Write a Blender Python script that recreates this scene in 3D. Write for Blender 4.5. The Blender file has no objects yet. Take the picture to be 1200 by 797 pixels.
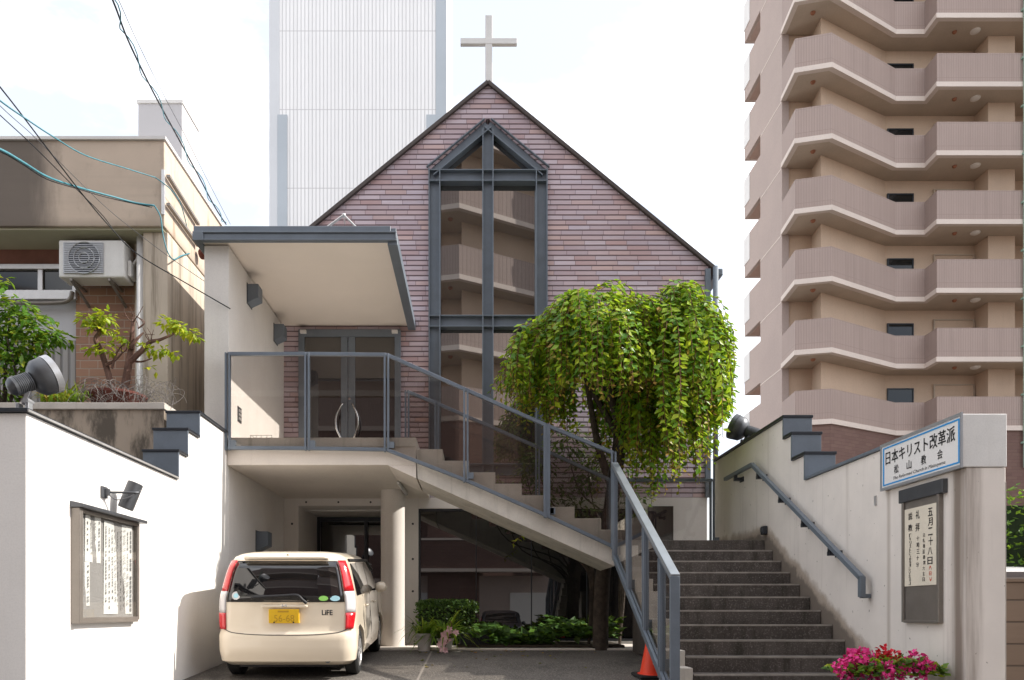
import bpy, bmesh, math, random
from mathutils import Vector, Matrix, Euler
random.seed(11)
R = math.radians
SC = bpy.context.scene
COL = SC.collection
F, CX, CY = 900.0, 558.0, 717.0          # survey of the photograph: metres from picture measurements
def P(px, py, d):
    return Vector(((px - CX) * d / F, d, (CY - py) * d / F))
def ZG(y):                               # height of the sloping driveway
    if y < 2: return -1.49 + (y - .4) * (.29 / 1.6)
    return min(-1.333 + .0667 * y, -.572)

# ------------------------------------------------------------------ objects
def origin(o):
    v = Vector((0, 0, 0))
    while o is not None:
        v += o.location; o = o.parent
    return v
def tag(o, label=None, cat=None, group=None, kind=None):
    if label: o['label'] = label
    if cat: o['category'] = cat
    if group: o['group'] = group
    if kind: o['kind'] = kind
    return o
def empty(name, loc, label, cat, group=None):
    o = bpy.data.objects.new(name, None); COL.objects.link(o)
    o.location = loc; o.empty_display_size = .1
    return tag(o, label, cat, group)
def copy_tree(o, parent=None):
    c = o.copy(); COL.objects.link(c)
    if parent: c.parent = parent
    for ch in list(o.children): copy_tree(ch, c)
    return c
class MB:
    def __init__(s): s.v = []; s.f = []; s.m = []; s.mi = 0
    def add(s, vs, fs):
        b = len(s.v); s.v += [Vector(v) for v in vs]
        for f in fs: s.f.append([b + i for i in f]); s.m.append(s.mi)
        return s
    def box(s, x0, x1, y0, y1, z0, z1):
        return s.add([(x0,y0,z0),(x1,y0,z0),(x1,y1,z0),(x0,y1,z0),(x0,y0,z1),(x1,y0,z1),(x1,y1,z1),(x0,y1,z1)],
            [(0,3,2,1),(4,5,6,7),(0,1,5,4),(1,2,6,5),(2,3,7,6),(3,0,4,7)])
    def obox(s, c, ax, ay, az):          # oriented box: centre + three half axes
        c, ax, ay, az = map(Vector, (c, ax, ay, az))
        p = [c + i*ax + j*ay + k*az for k in (-1,1) for i, j in ((-1,-1),(1,-1),(1,1),(-1,1))]
        return s.add(p, [(0,3,2,1),(4,5,6,7),(0,1,5,4),(1,2,6,5),(2,3,7,6),(3,0,4,7)])
    def bar(s, a, b, w, h, up=(0,0,1)):  # rectangular bar from a to b, w across, h along 'up'
        a, b = Vector(a), Vector(b); d = (b - a); x = d.normalized()
        y = Vector(up).cross(x)
        if y.length < 1e-5: y = Vector((1,0,0)).cross(x)
        y.normalize(); z = x.cross(y)
        return s.obox((a+b)/2, d/2, y*w/2, z*h/2)
    def prism(s, poly, axis, a, b):      # polygon in the two other axes, extruded a..b
        n = len(poly)
        def mk(p, t):
            return {'y': (p[0], t, p[1]), 'x': (t, p[0], p[1]), 'z': (p[0], p[1], t)}[axis]
        vs = [mk(p, a) for p in poly] + [mk(p, b) for p in poly]
        fs = [tuple(range(n)), tuple(range(2*n-1, n-1, -1))]
        fs += [(i, i+n, (i+1)%n+n, (i+1)%n) for i in range(n)]
        return s.add(vs, fs)
    def tube(s, pts, r, n=6, cap=True):
        pts = [Vector(p) for p in pts]; k = len(pts)
        rs = r if isinstance(r, (list, tuple)) else [r]*k
        vs = []; prev = None
        for i, p in enumerate(pts):
            t = (pts[min(i+1,k-1)] - pts[max(i-1,0)]).normalized()
            if prev is None:
                u = t.orthogonal().normalized()
            else:
                u = prev - t*prev.dot(t)
                u = u.normalized() if u.length > 1e-6 else t.orthogonal().normalized()
            prev = u; w = t.cross(u)
            for j in range(n):
                a = 2*math.pi*j/n
                vs.append(p + (u*math.cos(a) + w*math.sin(a))*rs[i])
        fs = [(i*n+j, i*n+(j+1)%n, (i+1)*n+(j+1)%n, (i+1)*n+j) for i in range(k-1) for j in range(n)]
        if cap: fs += [tuple(range(n-1,-1,-1)), tuple((k-1)*n+j for j in range(n))]
        return s.add(vs, fs)
    def lathe(s, c, axis, prof, n=24):   # prof: (distance along axis, radius)
        c, ax = Vector(c), Vector(axis).normalized(); u = ax.orthogonal().normalized(); w = ax.cross(u)
        vs = []
        for d, r in prof:
            for j in range(n):
                a = 2*math.pi*j/n
                vs.append(c + ax*d + (u*math.cos(a)+w*math.sin(a))*max(r, 1e-4))
        k = len(prof)
        fs = [(i*n+j, i*n+(j+1)%n, (i+1)*n+(j+1)%n, (i+1)*n+j) for i in range(k-1) for j in range(n)]
        fs += [tuple(range(n-1,-1,-1)), tuple((k-1)*n+j for j in range(n))]
        return s.add(vs, fs)
    def ball(s, c, rx, ry=None, rz=None, n=12, m=8):
        ry = ry or rx; rz = rz or rx; c = Vector(c); vs = []; fs = []
        for i in range(m+1):
            t = math.pi*i/m
            for j in range(n):
                a = 2*math.pi*j/n; q = max(math.sin(t), 1e-3)
                vs.append(c + Vector((rx*q*math.cos(a), ry*q*math.sin(a), rz*math.cos(t))))
        for i in range(m):
            for j in range(n): fs.append((i*n+j, (i+1)*n+j, (i+1)*n+(j+1)%n, i*n+(j+1)%n))
        return s.add(vs, fs)
    def leaf(s, p, d, nrm, L, W, fold=.25):
        d = d.normalized(); side = d.cross(nrm)
        if side.length < 1e-4: side = d.orthogonal()
        side.normalize(); up = side.cross(d)
        m = p + d*L*.45 - up*W*fold
        tip = p + d*L - up*L*.12
        return s.add([p, p + d*L*.42 + side*W*.5, tip, p + d*L*.42 - side*W*.5, m], [(0,1,2,4),(0,4,2,3)])
    def blade(s, p, d, L, W, droop=.6, n=4):
        d = Vector(d).normalized(); side = d.cross(Vector((0,0,1)))
        if side.length < 1e-4: side = Vector((1,0,0))
        side.normalize(); vs = []
        for i in range(n+1):
            t = i/n
            q = p + d*L*t - Vector((0,0,1))*droop*L*t*t
            w = W*(1-t**1.6)*.5 + .0006
            vs += [q - side*w, q + side*w]
        return s.add(vs, [(2*i,2*i+1,2*i+3,2*i+2) for i in range(n)])
    def build(s, name, mat, parent=None, bev=0, smooth=False, seg=2, fix=True, org=None):
        off = origin(parent) if parent else Vector(org or (0,0,0))
        me = bpy.data.meshes.new(name)
        me.from_pydata([v - off for v in s.v], [], s.f)
        mats = mat if isinstance(mat, (list, tuple)) else [mat]
        for q in mats: me.materials.append(q)
        if len(mats) > 1: me.polygons.foreach_set('material_index', s.m)
        if fix:
            bm = bmesh.new(); bm.from_mesh(me); bmesh.ops.recalc_face_normals(bm, faces=bm.faces); bm.to_mesh(me); bm.free()
        if smooth:
            me.polygons.foreach_set('use_smooth', [True]*len(me.polygons))
            if smooth is not True: me.set_sharp_from_angle(angle=R(smooth))
        me.update()
        o = bpy.data.objects.new(name, me); COL.objects.link(o)
        if parent: o.parent = parent
        else: o.location = off
        if bev:
            b = o.modifiers.new('bevel', 'BEVEL'); b.width = bev; b.segments = seg; b.limit_method = 'ANGLE'; b.angle_limit = R(35)
        return o
def catmull(pts, n=6):
    pts = [Vector(p) for p in pts]; out = []
    for i in range(len(pts)-1):
        p0, p1, p2, p3 = pts[max(i-1,0)], pts[i], pts[i+1], pts[min(i+2,len(pts)-1)]
        for k in range(n):
            t = k/n
            out.append(.5*((2*p1) + (p2-p0)*t + (2*p0-5*p1+4*p2-p3)*t*t + (3*p1-p0-3*p2+p3)*t**3))
    return out + [pts[-1]]
def text(name, body, size, mat, parent, c, xd, up, width=None, track=1.0, sh=0, bold=0):
    cu = bpy.data.curves.new('tmp', 'FONT'); cu.body = body; cu.size = 1; cu.space_character = track; cu.shear = sh
    o = bpy.data.objects.new('tmp', cu); COL.objects.link(o)
    bpy.context.view_layer.update()
    me = bpy.data.meshes.new_from_object(o.evaluated_get(bpy.context.evaluated_depsgraph_get()))
    bpy.data.objects.remove(o); bpy.data.curves.remove(cu)
    xs = [v.co.x for v in me.vertices]; ys = [v.co.y for v in me.vertices]
    w, h = max(xs)-min(xs), max(ys)-min(ys)
    sy = size/h; sx = (width/w) if width else sy
    mx, my = (max(xs)+min(xs))/2, (max(ys)+min(ys))/2
    xd, up = Vector(xd).normalized(), Vector(up).normalized()
    loc = Vector(c) - origin(parent)
    if bold:                             # heavier strokes: the outline repeated a hair to each side
        vv = [v.co.copy() for v in me.vertices]; ff = [list(p.vertices) for p in me.polygons]; V2 = []; F2 = []
        for i, (a, b) in enumerate(((0,0),(bold,0),(-bold,0),(0,bold*.6),(0,-bold*.6))):
            F2 += [[q+len(V2) for q in f] for f in ff]; V2 += [v + Vector((a,b,i*.004)) for v in vv]
        me = bpy.data.meshes.new(name); me.from_pydata(V2, [], F2)
    nz_ = Vector(xd).cross(up)
    for v in me.vertices:
        v.co = nz_*v.co.z*.02 + loc + xd*(v.co.x-mx)*sx + up*(v.co.y-my)*sy
    me.materials.clear(); me.materials.append(mat); me.name = name
    o = bpy.data.objects.new(name, me); COL.objects.link(o); o.parent = parent
    return o

# ------------------------------------------------------------------ materials
class N:
    def __init__(s, name):
        s.m = bpy.data.materials.new(name); s.m.use_nodes = True
        s.t = s.m.node_tree; s.n = s.t.nodes; s.l = s.t.links
        s.b = s.n['Principled BSDF']; s.out = s.n['Material Output']
        s.co = s.n.new('ShaderNodeTexCoord').outputs['Object']
        s.geo = s.n.new('ShaderNodeNewGeometry')
    def put(s, sock, v):
        if isinstance(v, bpy.types.NodeSocket): s.l.new(v, sock)
        elif isinstance(v, (tuple, list)) and sock.type == 'RGBA' and len(v) == 3: sock.default_value = (*v, 1)
        else: sock.default_value = v
    def math(s, op, a, b=0, c=0, clamp=False):
        n = s.n.new('ShaderNodeMath'); n.operation = op; n.use_clamp = clamp
        for i, v in enumerate((a, b, c)): s.put(n.inputs[i], v)
        return n.outputs[0]
    def sep(s, v):
        n = s.n.new('ShaderNodeSeparateXYZ'); s.l.new(v, n.inputs[0]); return n.outputs
    def comb(s, x, y, z):
        n = s.n.new('ShaderNodeCombineXYZ')
        for i, v in enumerate((x, y, z)): s.put(n.inputs[i], v)
        return n.outputs[0]
    def scale(s, v, k):
        n = s.n.new('ShaderNodeMapping'); s.l.new(v, n.inputs['Vector']); n.inputs['Scale'].default_value = k if isinstance(k, (tuple, list)) else (k,k,k)
        return n.outputs[0]
    def noise(s, v, sc, det=4, rough=.55, dim='3D'):
        n = s.n.new('ShaderNodeTexNoise'); n.noise_dimensions = dim
        s.l.new(v, n.inputs['Vector']); n.inputs['Scale'].default_value = sc; n.inputs['Detail'].default_value = det; n.inputs['Roughness'].default_value = rough
        return n.outputs['Fac']
    def white(s, v, dim='2D'):
        n = s.n.new('ShaderNodeTexWhiteNoise'); n.noise_dimensions = dim; s.l.new(v, n.inputs['Vector']); return n.outputs['Value']
    def ramp(s, f, stops, const=False):
        n = s.n.new('ShaderNodeValToRGB'); s.put(n.inputs[0], f); e = n.color_ramp.elements
        if const: n.color_ramp.interpolation = 'CONSTANT'
        while len(e) < len(stops): e.new(.5)
        for q, (p, c) in zip(e, stops): q.position = p; q.color = (*c, 1) if len(c) == 3 else c
        return n.outputs[0]
    def band(s, f, a, b):                # smooth 0..1 as f goes a..b
        n = s.n.new('ShaderNodeMapRange'); n.interpolation_type = 'SMOOTHSTEP'
        s.put(n.inputs[0], f); n.inputs[1].default_value = a; n.inputs[2].default_value = b
        return n.outputs[0]
    def mix(s, f, a, b, mode='MIX'):
        n = s.n.new('ShaderNodeMix'); n.data_type = 'RGBA'; n.blend_type = mode
        s.put(n.inputs[0], f); s.put(n.inputs[6], a); s.put(n.inputs[7], b)
        return n.outputs[2]
    def wall(s):                         # u along any vertical face, v up
        p = s.sep(s.co); nn = s.sep(s.geo.outputs['True Normal'])
        u = s.math('SUBTRACT', s.math('MULTIPLY', nn[0], p[1]), s.math('MULTIPLY', nn[1], p[0]))
        return u, p[2]
    def bump(s, h, st, d=.01):
        n = s.n.new('ShaderNodeBump'); n.inputs['Strength'].default_value = st; n.inputs['Distance'].default_value = d
        s.l.new(h, n.inputs['Height']); s.l.new(n.outputs[0], s.b.inputs['Normal'])
    def done(s, col=None, rough=.6, metal=0, spec=.4, **kw):
        if col is not None: s.put(s.b.inputs['Base Color'], col)
        s.put(s.b.inputs['Roughness'], rough); s.put(s.b.inputs['Metallic'], metal); s.put(s.b.inputs['Specular IOR Level'], spec)
        for k, v in kw.items(): s.put(s.b.inputs[k.replace('_', ' ')], v)
        return s.m
def dk(c, k): return tuple(x*k for x in c)
def surf(name, col, var=.1, sc=2.5, rough=.65, metal=0, spec=.35, streak=0, scol=(.12,.1,.08), grain=.3, gs=90, bd=.003, tie=False):
    m = N(name)
    n1 = m.noise(m.co, sc, 5, .6); n2 = m.noise(m.co, gs, 3, .6)
    c = m.mix(m.band(n1, .3, .7), dk(col, 1-var), dk(col, 1+var*.6))
    c = m.mix(m.band(n2, .35, .75), c, m.mix(.12, c, dk(col, .4)))
    if streak:
        s = m.noise(m.scale(m.co, (5, 5, .35)), 1.6, 6, .65)
        c = m.mix(m.math('MULTIPLY', m.band(s, .52, .8), streak), c, scol)
    if grain: m.bump(n2, grain, bd)
    r = m.math('ADD', m.math('MULTIPLY', n1, .2), rough-.1)
    return m.done(c, r, metal, spec)
M = {}
M['white_wall'] = surf('white_render', (.80,.775,.745), .045, 1.2, .75, streak=.10, scol=(.45,.41,.36), grain=.25, gs=70)
M['porch_white'] = surf('porch_render', (.72,.685,.65), .06, 1.0, .75, streak=.16, scol=(.42,.38,.33), grain=.25, gs=70)
M['soffit'] = surf('soffit_board', (.80,.73,.66), .04, .8, .7, grain=.15, gs=120)
M['steel'] = surf('blue_grey_steel', (.145,.172,.205), .1, 4, .45, .06, .5, grain=.04)
M['steel_light'] = surf('grey_steel', (.155,.185,.225), .08, 4, .4, .3, .5, grain=.04)
M['handrail_sun_tone'] = surf('sunlit_grey_cap', (.34,.37,.40), .06, 6, .35, .5, .5, grain=.03)  # rail grey made paler, sunlight on the handrail top put into its colour
M['trim_dark'] = surf('dark_metal_trim', (.03,.034,.042), .1, 5, .4, .3, .5, grain=0)
M['alu'] = surf('aluminium', (.62,.61,.60), .06, 6, .35, .6, .5, grain=.03)
M['bronze'] = surf('bronze_aluminium', (.25,.225,.20), .08, 6, .42, .5, .5, grain=.03)
M['roof_trim'] = surf('roof_metal', (.075,.06,.055), .1, 4, .5, .2, .4, grain=.03)
M['concrete'] = surf('stair_concrete', (.60,.56,.50), .16, 2.2, .8, streak=.75, scol=(.20,.18,.15), grain=.5, gs=60)
M['column'] = surf('column_paint', (.66,.61,.56), .05, 1.5, .7, streak=.12, scol=(.36,.32,.28), grain=.2, gs=60)
M['slab'] = surf('slab_paint', (.70,.64,.58), .05, 1.4, .75, streak=.15, scol=(.30,.26,.22), grain=.25, gs=60)
M['plastic_dark'] = surf('dark_plastic', (.018,.018,.02), .1, 6, .5, grain=0)
M['rubber'] = surf('rubber', (.02,.02,.02), .15, 12, .8, grain=.2)
M['chrome'] = surf('polished_steel', (.75,.75,.75), .03, 6, .15, 1, .5, grain=0)
M['paper'] = surf('paper', (.66,.655,.64), .02, 3, .8, grain=0)
M['ink'] = surf('black_ink', (.012,.012,.014), .05, 3, .6, grain=0)
M['sign_blue'] = surf('blue_line', (.03,.30,.68), .04, 3, .4, grain=0)
M['sign_white'] = surf('sign_acrylic', (.80,.78,.76), .02, 2, .3, grain=0)
M['red_ink'] = surf('red_ink', (.65,.08,.03), .05, 3, .6, grain=0)
M['white_paint'] = surf('white_paint', (.72,.71,.69), .06, 3, .5, streak=.2, scol=(.4,.36,.3), grain=.05)
M['lamp_grey'] = surf('grey_cast_metal', (.10,.105,.115), .1, 5, .42, .5, .5, grain=.05)
M['lamp_light'] = surf('pale_cast_metal', (.42,.43,.45), .06, 5, .35, .5, .5, grain=.03)
M['terracotta'] = surf('terracotta', (.13,.04,.03), .2, 6, .8, grain=.3)
M['soil'] = surf('soil', (.05,.038,.028), .3, 12, .95, grain=1, gs=40, bd=.02)
M['pot_white'] = surf('white_pot', (.66,.63,.60), .06, 5, .55, streak=.3, scol=(.25,.22,.18), grain=.1)
M['orange'] = surf('cone_orange', (.85,.07,.03), .06, 5, .45, grain=.03)
M['cable_black'] = surf('cable_black', (.012,.013,.016), .1, 5, .5, grain=0)
M['cable_blue'] = surf('cable_blue', (.06,.22,.27), .2, 9, .5, grain=0)
M['cable_grey'] = surf('cable_grey', (.10,.10,.11), .1, 9, .5, grain=0)
M['bark'] = surf('bark', (.075,.058,.045), .4, 9, .9, grain=1, gs=35, bd=.02)
M['twig'] = surf('red_twig', (.16,.07,.035), .3, 9, .8, grain=0)
M['dead_twig'] = surf('dead_twig', (.17,.155,.145), .2, 9, .9, grain=0)
M['green_pipe'] = surf('pale_green_pipe', (.28,.40,.32), .1, 5, .5, grain=0)
M['beige_wall'] = surf('tower_beige', (.60,.45,.335), .06, .5, .75, streak=.15, scol=(.30,.21,.15), grain=.1, gs=20)
M['tower_soffit'] = surf('tower_soffit', (.50,.41,.325), .1, .7, .8, streak=0, grain=.1, gs=20)
M['tower_band'] = surf('tower_band', (.66,.57,.51), .05, .6, .7, grain=.1, gs=20)
M['tower_pale'] = surf('tower_pale_panel', (.70,.68,.66), .04, .6, .5, grain=0)
M['lamp_dome'] = surf('opal_lamp', (.72,.66,.60), .03, 2, .4, grain=0)
M['lamp_rust'] = surf('rusty_lamp', (.32,.13,.07), .1, 2, .5, grain=0)
M['ground'] = surf('earth', (.16,.145,.13), .2, .4, .9, grain=.4, gs=30)
M['road'] = surf('asphalt', (.052,.051,.05), .2, 1.2, .9, grain=.8, gs=110)
M['road_paint'] = surf('road_paint', (.7,.69,.66), .1, 3, .7, grain=.3)
M['grey_clad'] = surf('grey_cladding', (.55,.54,.55), .04, .6, .6, grain=.05)
M['pink_flower'] = surf('pink_petal', (.80,.05,.28), .25, 30, .6, grain=0)
M['red_flower'] = surf('red_petal', (.75,.03,.06), .2, 30, .6, grain=0)
M['pale_flower'] = surf('orchid_petal', (.80,.50,.52), .15, 30, .6, grain=0)
M['brick_plain'] = None

def brick_mat(name, h, w, cols, mort, gapv, gapu, rowmix=.0, bumpd=.012, rough=.7, lap=True):
    m = N(name); u, v = m.wall()
    rv = m.math('DIVIDE', v, h); row = m.math('FLOOR', rv); fv = m.math('FRACT', rv)
    off = m.white(m.comb(row, 3.3, 0))
    ru = m.math('ADD', m.math('DIVIDE', u, w), m.math('MULTIPLY', off, 1.0) if lap else m.math('MULTIPLY', m.math('MODULO', row, 2), .5))
    cl = m.math('FLOOR', ru); fu = m.math('FRACT', ru)
    rnd = m.white(m.comb(cl, row, 0)); rnd2 = m.white(m.comb(row, cl, 0))
    c = m.ramp(rnd, [(i/len(cols), q) for i, q in enumerate(cols)], True)
    c = m.mix(m.math('MULTIPLY', rnd2, .5), c, dk(cols[0], .75))
    n1 = m.noise(m.scale(m.comb(u, v, 0), (2.5, 30, 1)), 1, 4)
    c = m.mix(m.math('MULTIPLY', m.band(n1, .4, .75), .45), c, cols[-1])
    big = m.noise(m.co, .7, 4)
    c = m.mix(m.math('MULTIPLY', m.band(big, .35, .7), .25), c, dk(cols[1], 1.2))
    mv = m.band(fv, gapv*1.6, gapv*.7); mu = m.math('MULTIPLY', m.math('ADD', m.math('LESS_THAN', fu, gapu), 0), .75)
    mm = m.math('MAXIMUM', mv, mu)
    c = m.mix(mm, c, mort)
    hgt = m.math('MULTIPLY', m.math('SUBTRACT', 1, mm), m.math('SUBTRACT', 1.0, m.math('MULTIPLY', fv, .55 if lap else 0)))
    m.bump(hgt, .9, bumpd)
    return m.done(c, rough, 0, .3)
M['brick'] = brick_mat('purple_tile_brick', .0862, .36, [(.47,.37,.405),(.54,.45,.49),(.43,.35,.39),(.56,.48,.53),(.49,.37,.385),(.54,.38,.355),(.50,.44,.505),(.45,.30,.295)], (.15,.105,.115), .20, .024)  # dark row joints drawn wide, with shade under the tile laps painted in
M['pier_brick'] = brick_mat('orange_pier_brick', .115, .25, [(.36,.20,.13),(.33,.18,.12),(.38,.21,.14),(.31,.17,.12)], (.42,.33,.27), .10, .05, lap=False, bumpd=.004)
M['block'] = brick_mat('brown_block', .2, .4, [(.17,.12,.085),(.19,.135,.10),(.155,.11,.08)], (.09,.065,.05), .06, .03, lap=False, bumpd=.005)
M['tower_dark'] = brick_mat('dark_red_tile', .14, .45, [(.17,.10,.085),(.155,.09,.075),(.18,.11,.09)], (.13,.08,.07), .1, .04, lap=False, bumpd=.004)
M['brick_plain'] = surf('red_brown_band', (.22,.10,.075), .15, 4, .8)
def ribs(name, col, line, pitch, duty, joint=None, bd=.02, big=.08, streak=0):
    m = N(name); u, v = m.wall()
    fu = m.math('FRACT', m.math('DIVIDE', u, pitch))
    tri = m.math('ABSOLUTE', m.math('SUBTRACT', fu, .5))
    g = m.band(tri, .5-duty, .5)
    idx = m.math('FLOOR', m.math('DIVIDE', u, pitch))
    c = m.mix(m.math('MULTIPLY', m.white(m.comb(idx, 1.7, 0)), .10), col, dk(col, .5))
    c = m.mix(m.math('MULTIPLY', m.band(m.noise(m.co, .35, 5), .3, .7), big), c, dk(col, .4))
    if streak:
        s = m.noise(m.scale(m.co, (2, 2, .1)), 1.2, 6, .65)
        c = m.mix(m.math('MULTIPLY', m.band(s, .5, .8), streak), c, dk(col, .45))
    c = m.mix(g, c, line)
    if joint:
        fj = m.math('FRACT', m.math('ADD', m.math('DIVIDE', v, joint[0]), joint[1]))
        c = m.mix(m.math('LESS_THAN', fj, joint[2]), c, line)
    m.bump(m.math('SUBTRACT', 1, g), .8, bd)
    return m.done(c, .7, 0, .3)
M['tile'] = ribs('ribbed_brown_tile', (.40,.31,.275), (.30,.23,.205), .10, .16, (.95, 0, .02), .008, .14, .35)
M['tile_side'] = surf('tower_side_tile', (.42,.335,.30), .06, .4, .75, streak=.12, scol=(.26,.19,.17), grain=.25, gs=12)
M['corr'] = ribs('white_corrugated_cladding', (.86,.85,.845), (.62,.61,.61), .205, .16, (4.3, .27, .012), .03, .05)
M['strip'] = surf('blue_grey_strip', (.44,.48,.52), .05, .3, .6, grain=0)
M['fence_sheet'] = ribs('grey_curtain_sheet', (.36,.34,.33), (.19,.18,.175), .11, .28, None, .02)

def stained(name, col, f):
    m = N(name)
    n1 = m.noise(m.co, 1.6, 6, .6); n2 = m.noise(m.co, 80, 3)
    c = m.mix(m.band(n1, .3, .7), dk(col, .93), dk(col, 1.04))
    c = f(m, c, n1)
    m.bump(n2, .3, .003)
    return m.done(c, .78, 0, .3)
def f_right(m, c, n1):
    x, y, z = m.sep(m.geo.outputs['Position'])
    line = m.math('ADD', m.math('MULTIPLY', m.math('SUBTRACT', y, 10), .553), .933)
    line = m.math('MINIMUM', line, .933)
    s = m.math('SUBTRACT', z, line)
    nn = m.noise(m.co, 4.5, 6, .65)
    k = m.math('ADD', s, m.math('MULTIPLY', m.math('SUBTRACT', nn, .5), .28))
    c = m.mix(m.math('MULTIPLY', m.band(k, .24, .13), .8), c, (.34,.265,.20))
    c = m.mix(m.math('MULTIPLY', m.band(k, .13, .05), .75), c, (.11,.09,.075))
    vs = m.noise(m.scale(m.co, (9, 9, .4)), 1.3, 6, .65)
    dist = m.math('ABSOLUTE', m.math('SUBTRACT', y, 5.98))
    near = m.math('MULTIPLY', m.band(m.math('ADD', dist, m.math('MULTIPLY', vs, .28)), .33, .13), m.math('MULTIPLY', m.band(z, 1.16, 1.1), m.band(m.math('ADD', x, m.math('MULTIPLY', vs, .12)), 3.97, 3.87)))
    c = m.mix(m.math('MULTIPLY', near, .85), c, (.15,.105,.075))
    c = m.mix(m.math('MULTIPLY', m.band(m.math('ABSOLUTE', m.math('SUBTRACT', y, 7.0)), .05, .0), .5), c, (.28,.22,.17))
    d2 = m.math('MULTIPLY', m.band(vs, .54, .8), .34)
    c = m.mix(d2, c, (.34,.28,.225))
    c = m.mix(m.math('MULTIPLY', m.band(m.noise(m.co, 22, 1), .74, .78), .7), c, (.2,.17,.14))
    return c
M['right_wall'] = stained('stained_white_render', (.76,.70,.645), f_right)
def f_planter(m, c, n1):
    vs = m.noise(m.scale(m.co, (3, 3, .9)), 1.7, 7, .7)
    c = m.mix(m.math('MULTIPLY', m.band(vs, .40, .62), .9), c, (.07,.058,.045))
    return m.mix(m.math('MULTIPLY', m.band(m.noise(m.co, 7, 5), .5, .75), .5), c, (.34,.28,.22))
M['planter'] = stained('stained_concrete', (.34,.28,.22), f_planter)
def f_fascia(m, c, n1):
    x, y, z = m.sep(m.geo.outputs['Position'])
    b = m.noise(m.comb(m.math('MULTIPLY', x, .4), m.math('MULTIPLY', y, .4), m.math('MULTIPLY', z, 9)), 1.3, 5, .6)
    c = m.mix(m.math('MULTIPLY', m.band(b, .45, .7), .3), c, (.44,.365,.295))
    vs = m.noise(m.scale(m.co, (2.5, 2.5, .45)), 1.7, 6, .65)
    left = m.math('MULTIPLY', m.band(m.math('ADD', x, m.math('MULTIPLY', vs, .5)), -5.25, -5.75), m.band(y, 10.6, 10.4))
    c = m.mix(m.math('MULTIPLY', left, .8), c, (.06,.052,.047))
    gr = m.noise(m.scale(m.co, (1.4,1.4,.8)), 2.2, 7, .7)
    c = m.mix(m.math('MULTIPLY', m.band(gr, .52, .74), .4), c, (.17,.135,.105))
    c = m.mix(m.math('MULTIPLY', m.band(z, 5.34, 5.2), .35), c, (.15,.12,.09))
    side = m.math('MULTIPLY', m.band(vs, .52, .66), m.band(y, 10.5, 10.7))
    return m.mix(m.math('MULTIPLY', side, .6), c, (.22,.14,.08))
M['fascia'] = stained('board_marked_concrete', (.55,.45,.36), f_fascia)
def f_wing(m, c, n1):
    vs = m.noise(m.scale(m.co, (4, 4, .22)), 1.5, 7, .7)
    return m.mix(m.math('MULTIPLY', m.band(vs, .46, .66), .8), c, (.21,.17,.13))
M['wing'] = stained('weathered_concrete', (.58,.50,.41), f_wing)

def drive_mat():
    m = N('exposed_aggregate')
    x, y, z = m.sep(m.geo.outputs['Position'])
    n1 = m.noise(m.co, 1.3, 6, .6); n2 = m.noise(m.co, 55, 3, .7); n3 = m.noise(m.co, 24, 3, .7)
    c = m.mix(m.band(n1, .3, .7), (.085,.077,.069), (.13,.118,.105))
    c = m.mix(m.band(n2, .5, .66), c, (.30,.27,.24))
    c = m.mix(m.math('MULTIPLY', m.band(n3, .55, .8), .5), c, (.03,.028,.025))
    j = m.math('ABSOLUTE', m.math('ADD', x, .655))
    oil = m.noise(m.scale(m.co, (1,.6,1)), 2.1, 5, .6)
    c = m.mix(m.math('MULTIPLY', m.band(oil, .56, .72), .55), c, (.04,.037,.034))
    c = m.mix(m.math('MULTIPLY', m.band(j, .02, .008), .8), c, (.30,.27,.24))
    m.bump(n2, .8, .006)
    return m.done(c, .85, 0, .3)
M['drive'] = drive_mat()
def granite():
    m = N('granite_step')
    n1 = m.noise(m.co, 2, 5); n2 = m.noise(m.co, 60, 3, .7)
    c = m.mix(m.band(n1, .3, .7), (.072,.061,.054), (.118,.101,.09))
    c = m.mix(m.math('MULTIPLY', m.band(n2, .5, .72), .6), c, (.30,.27,.245))
    vs = m.noise(m.scale(m.co, (6, 6, 1.5)), 2, 6, .65)
    c = m.mix(m.math('MULTIPLY', m.band(vs, .46, .72), .7), c, (.035,.032,.024))
    m.bump(n2, .6, .004)
    return m.done(c, .8, 0, .3)
M['granite'] = granite()
M['nosing'] = surf('worn_granite_edge', (.36,.325,.29), .2, 8, .8, grain=.5, gs=120)

def dark_glass(name, base=(.012,.012,.013), spec=.9, ior=1.75, rough=.012, wob=.0):
    m = N(name)
    if wob: m.bump(m.noise(m.co, .8, 2), wob, .01)
    return m.done(base, rough, 0, spec, IOR=ior)
M['win_glass'] = dark_glass('window_glass', (.026,.026,.025), .95, 2.2, .012, .0)
M['low_glass'] = dark_glass('dark_window_glass', (.008,.008,.009), .7, 1.85, .01, .015)
M['car_glass'] = dark_glass('car_glass', (.008,.008,.009), .7, 1.6, .01)
M['tower_win'] = dark_glass('tower_window', (.012,.014,.015), .5, 1.5, .05)
def rail_glass():
    m = N('tinted_rail_glass')
    tr = m.n.new('ShaderNodeBsdfTransparent'); tr.inputs[0].default_value = (.80,.785,.77,1)
    gl = m.n.new('ShaderNodeBsdfGlossy'); gl.inputs['Roughness'].default_value = .01; gl.inputs[0].default_value = (1,1,1,1)
    fr = m.n.new('ShaderNodeFresnel'); fr.inputs[0].default_value = 1.6
    mx = m.n.new('ShaderNodeMixShader'); m.l.new(m.math('MULTIPLY', fr.outputs[0], m.math('SUBTRACT', 1, m.geo.outputs['Backfacing'])), mx.inputs[0]); m.l.new(tr.outputs[0], mx.inputs[1]); m.l.new(gl.outputs[0], mx.inputs[2])
    m.l.new(mx.outputs[0], m.out.inputs[0]); return m.m
M['rail_glass'] = rail_glass()
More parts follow.
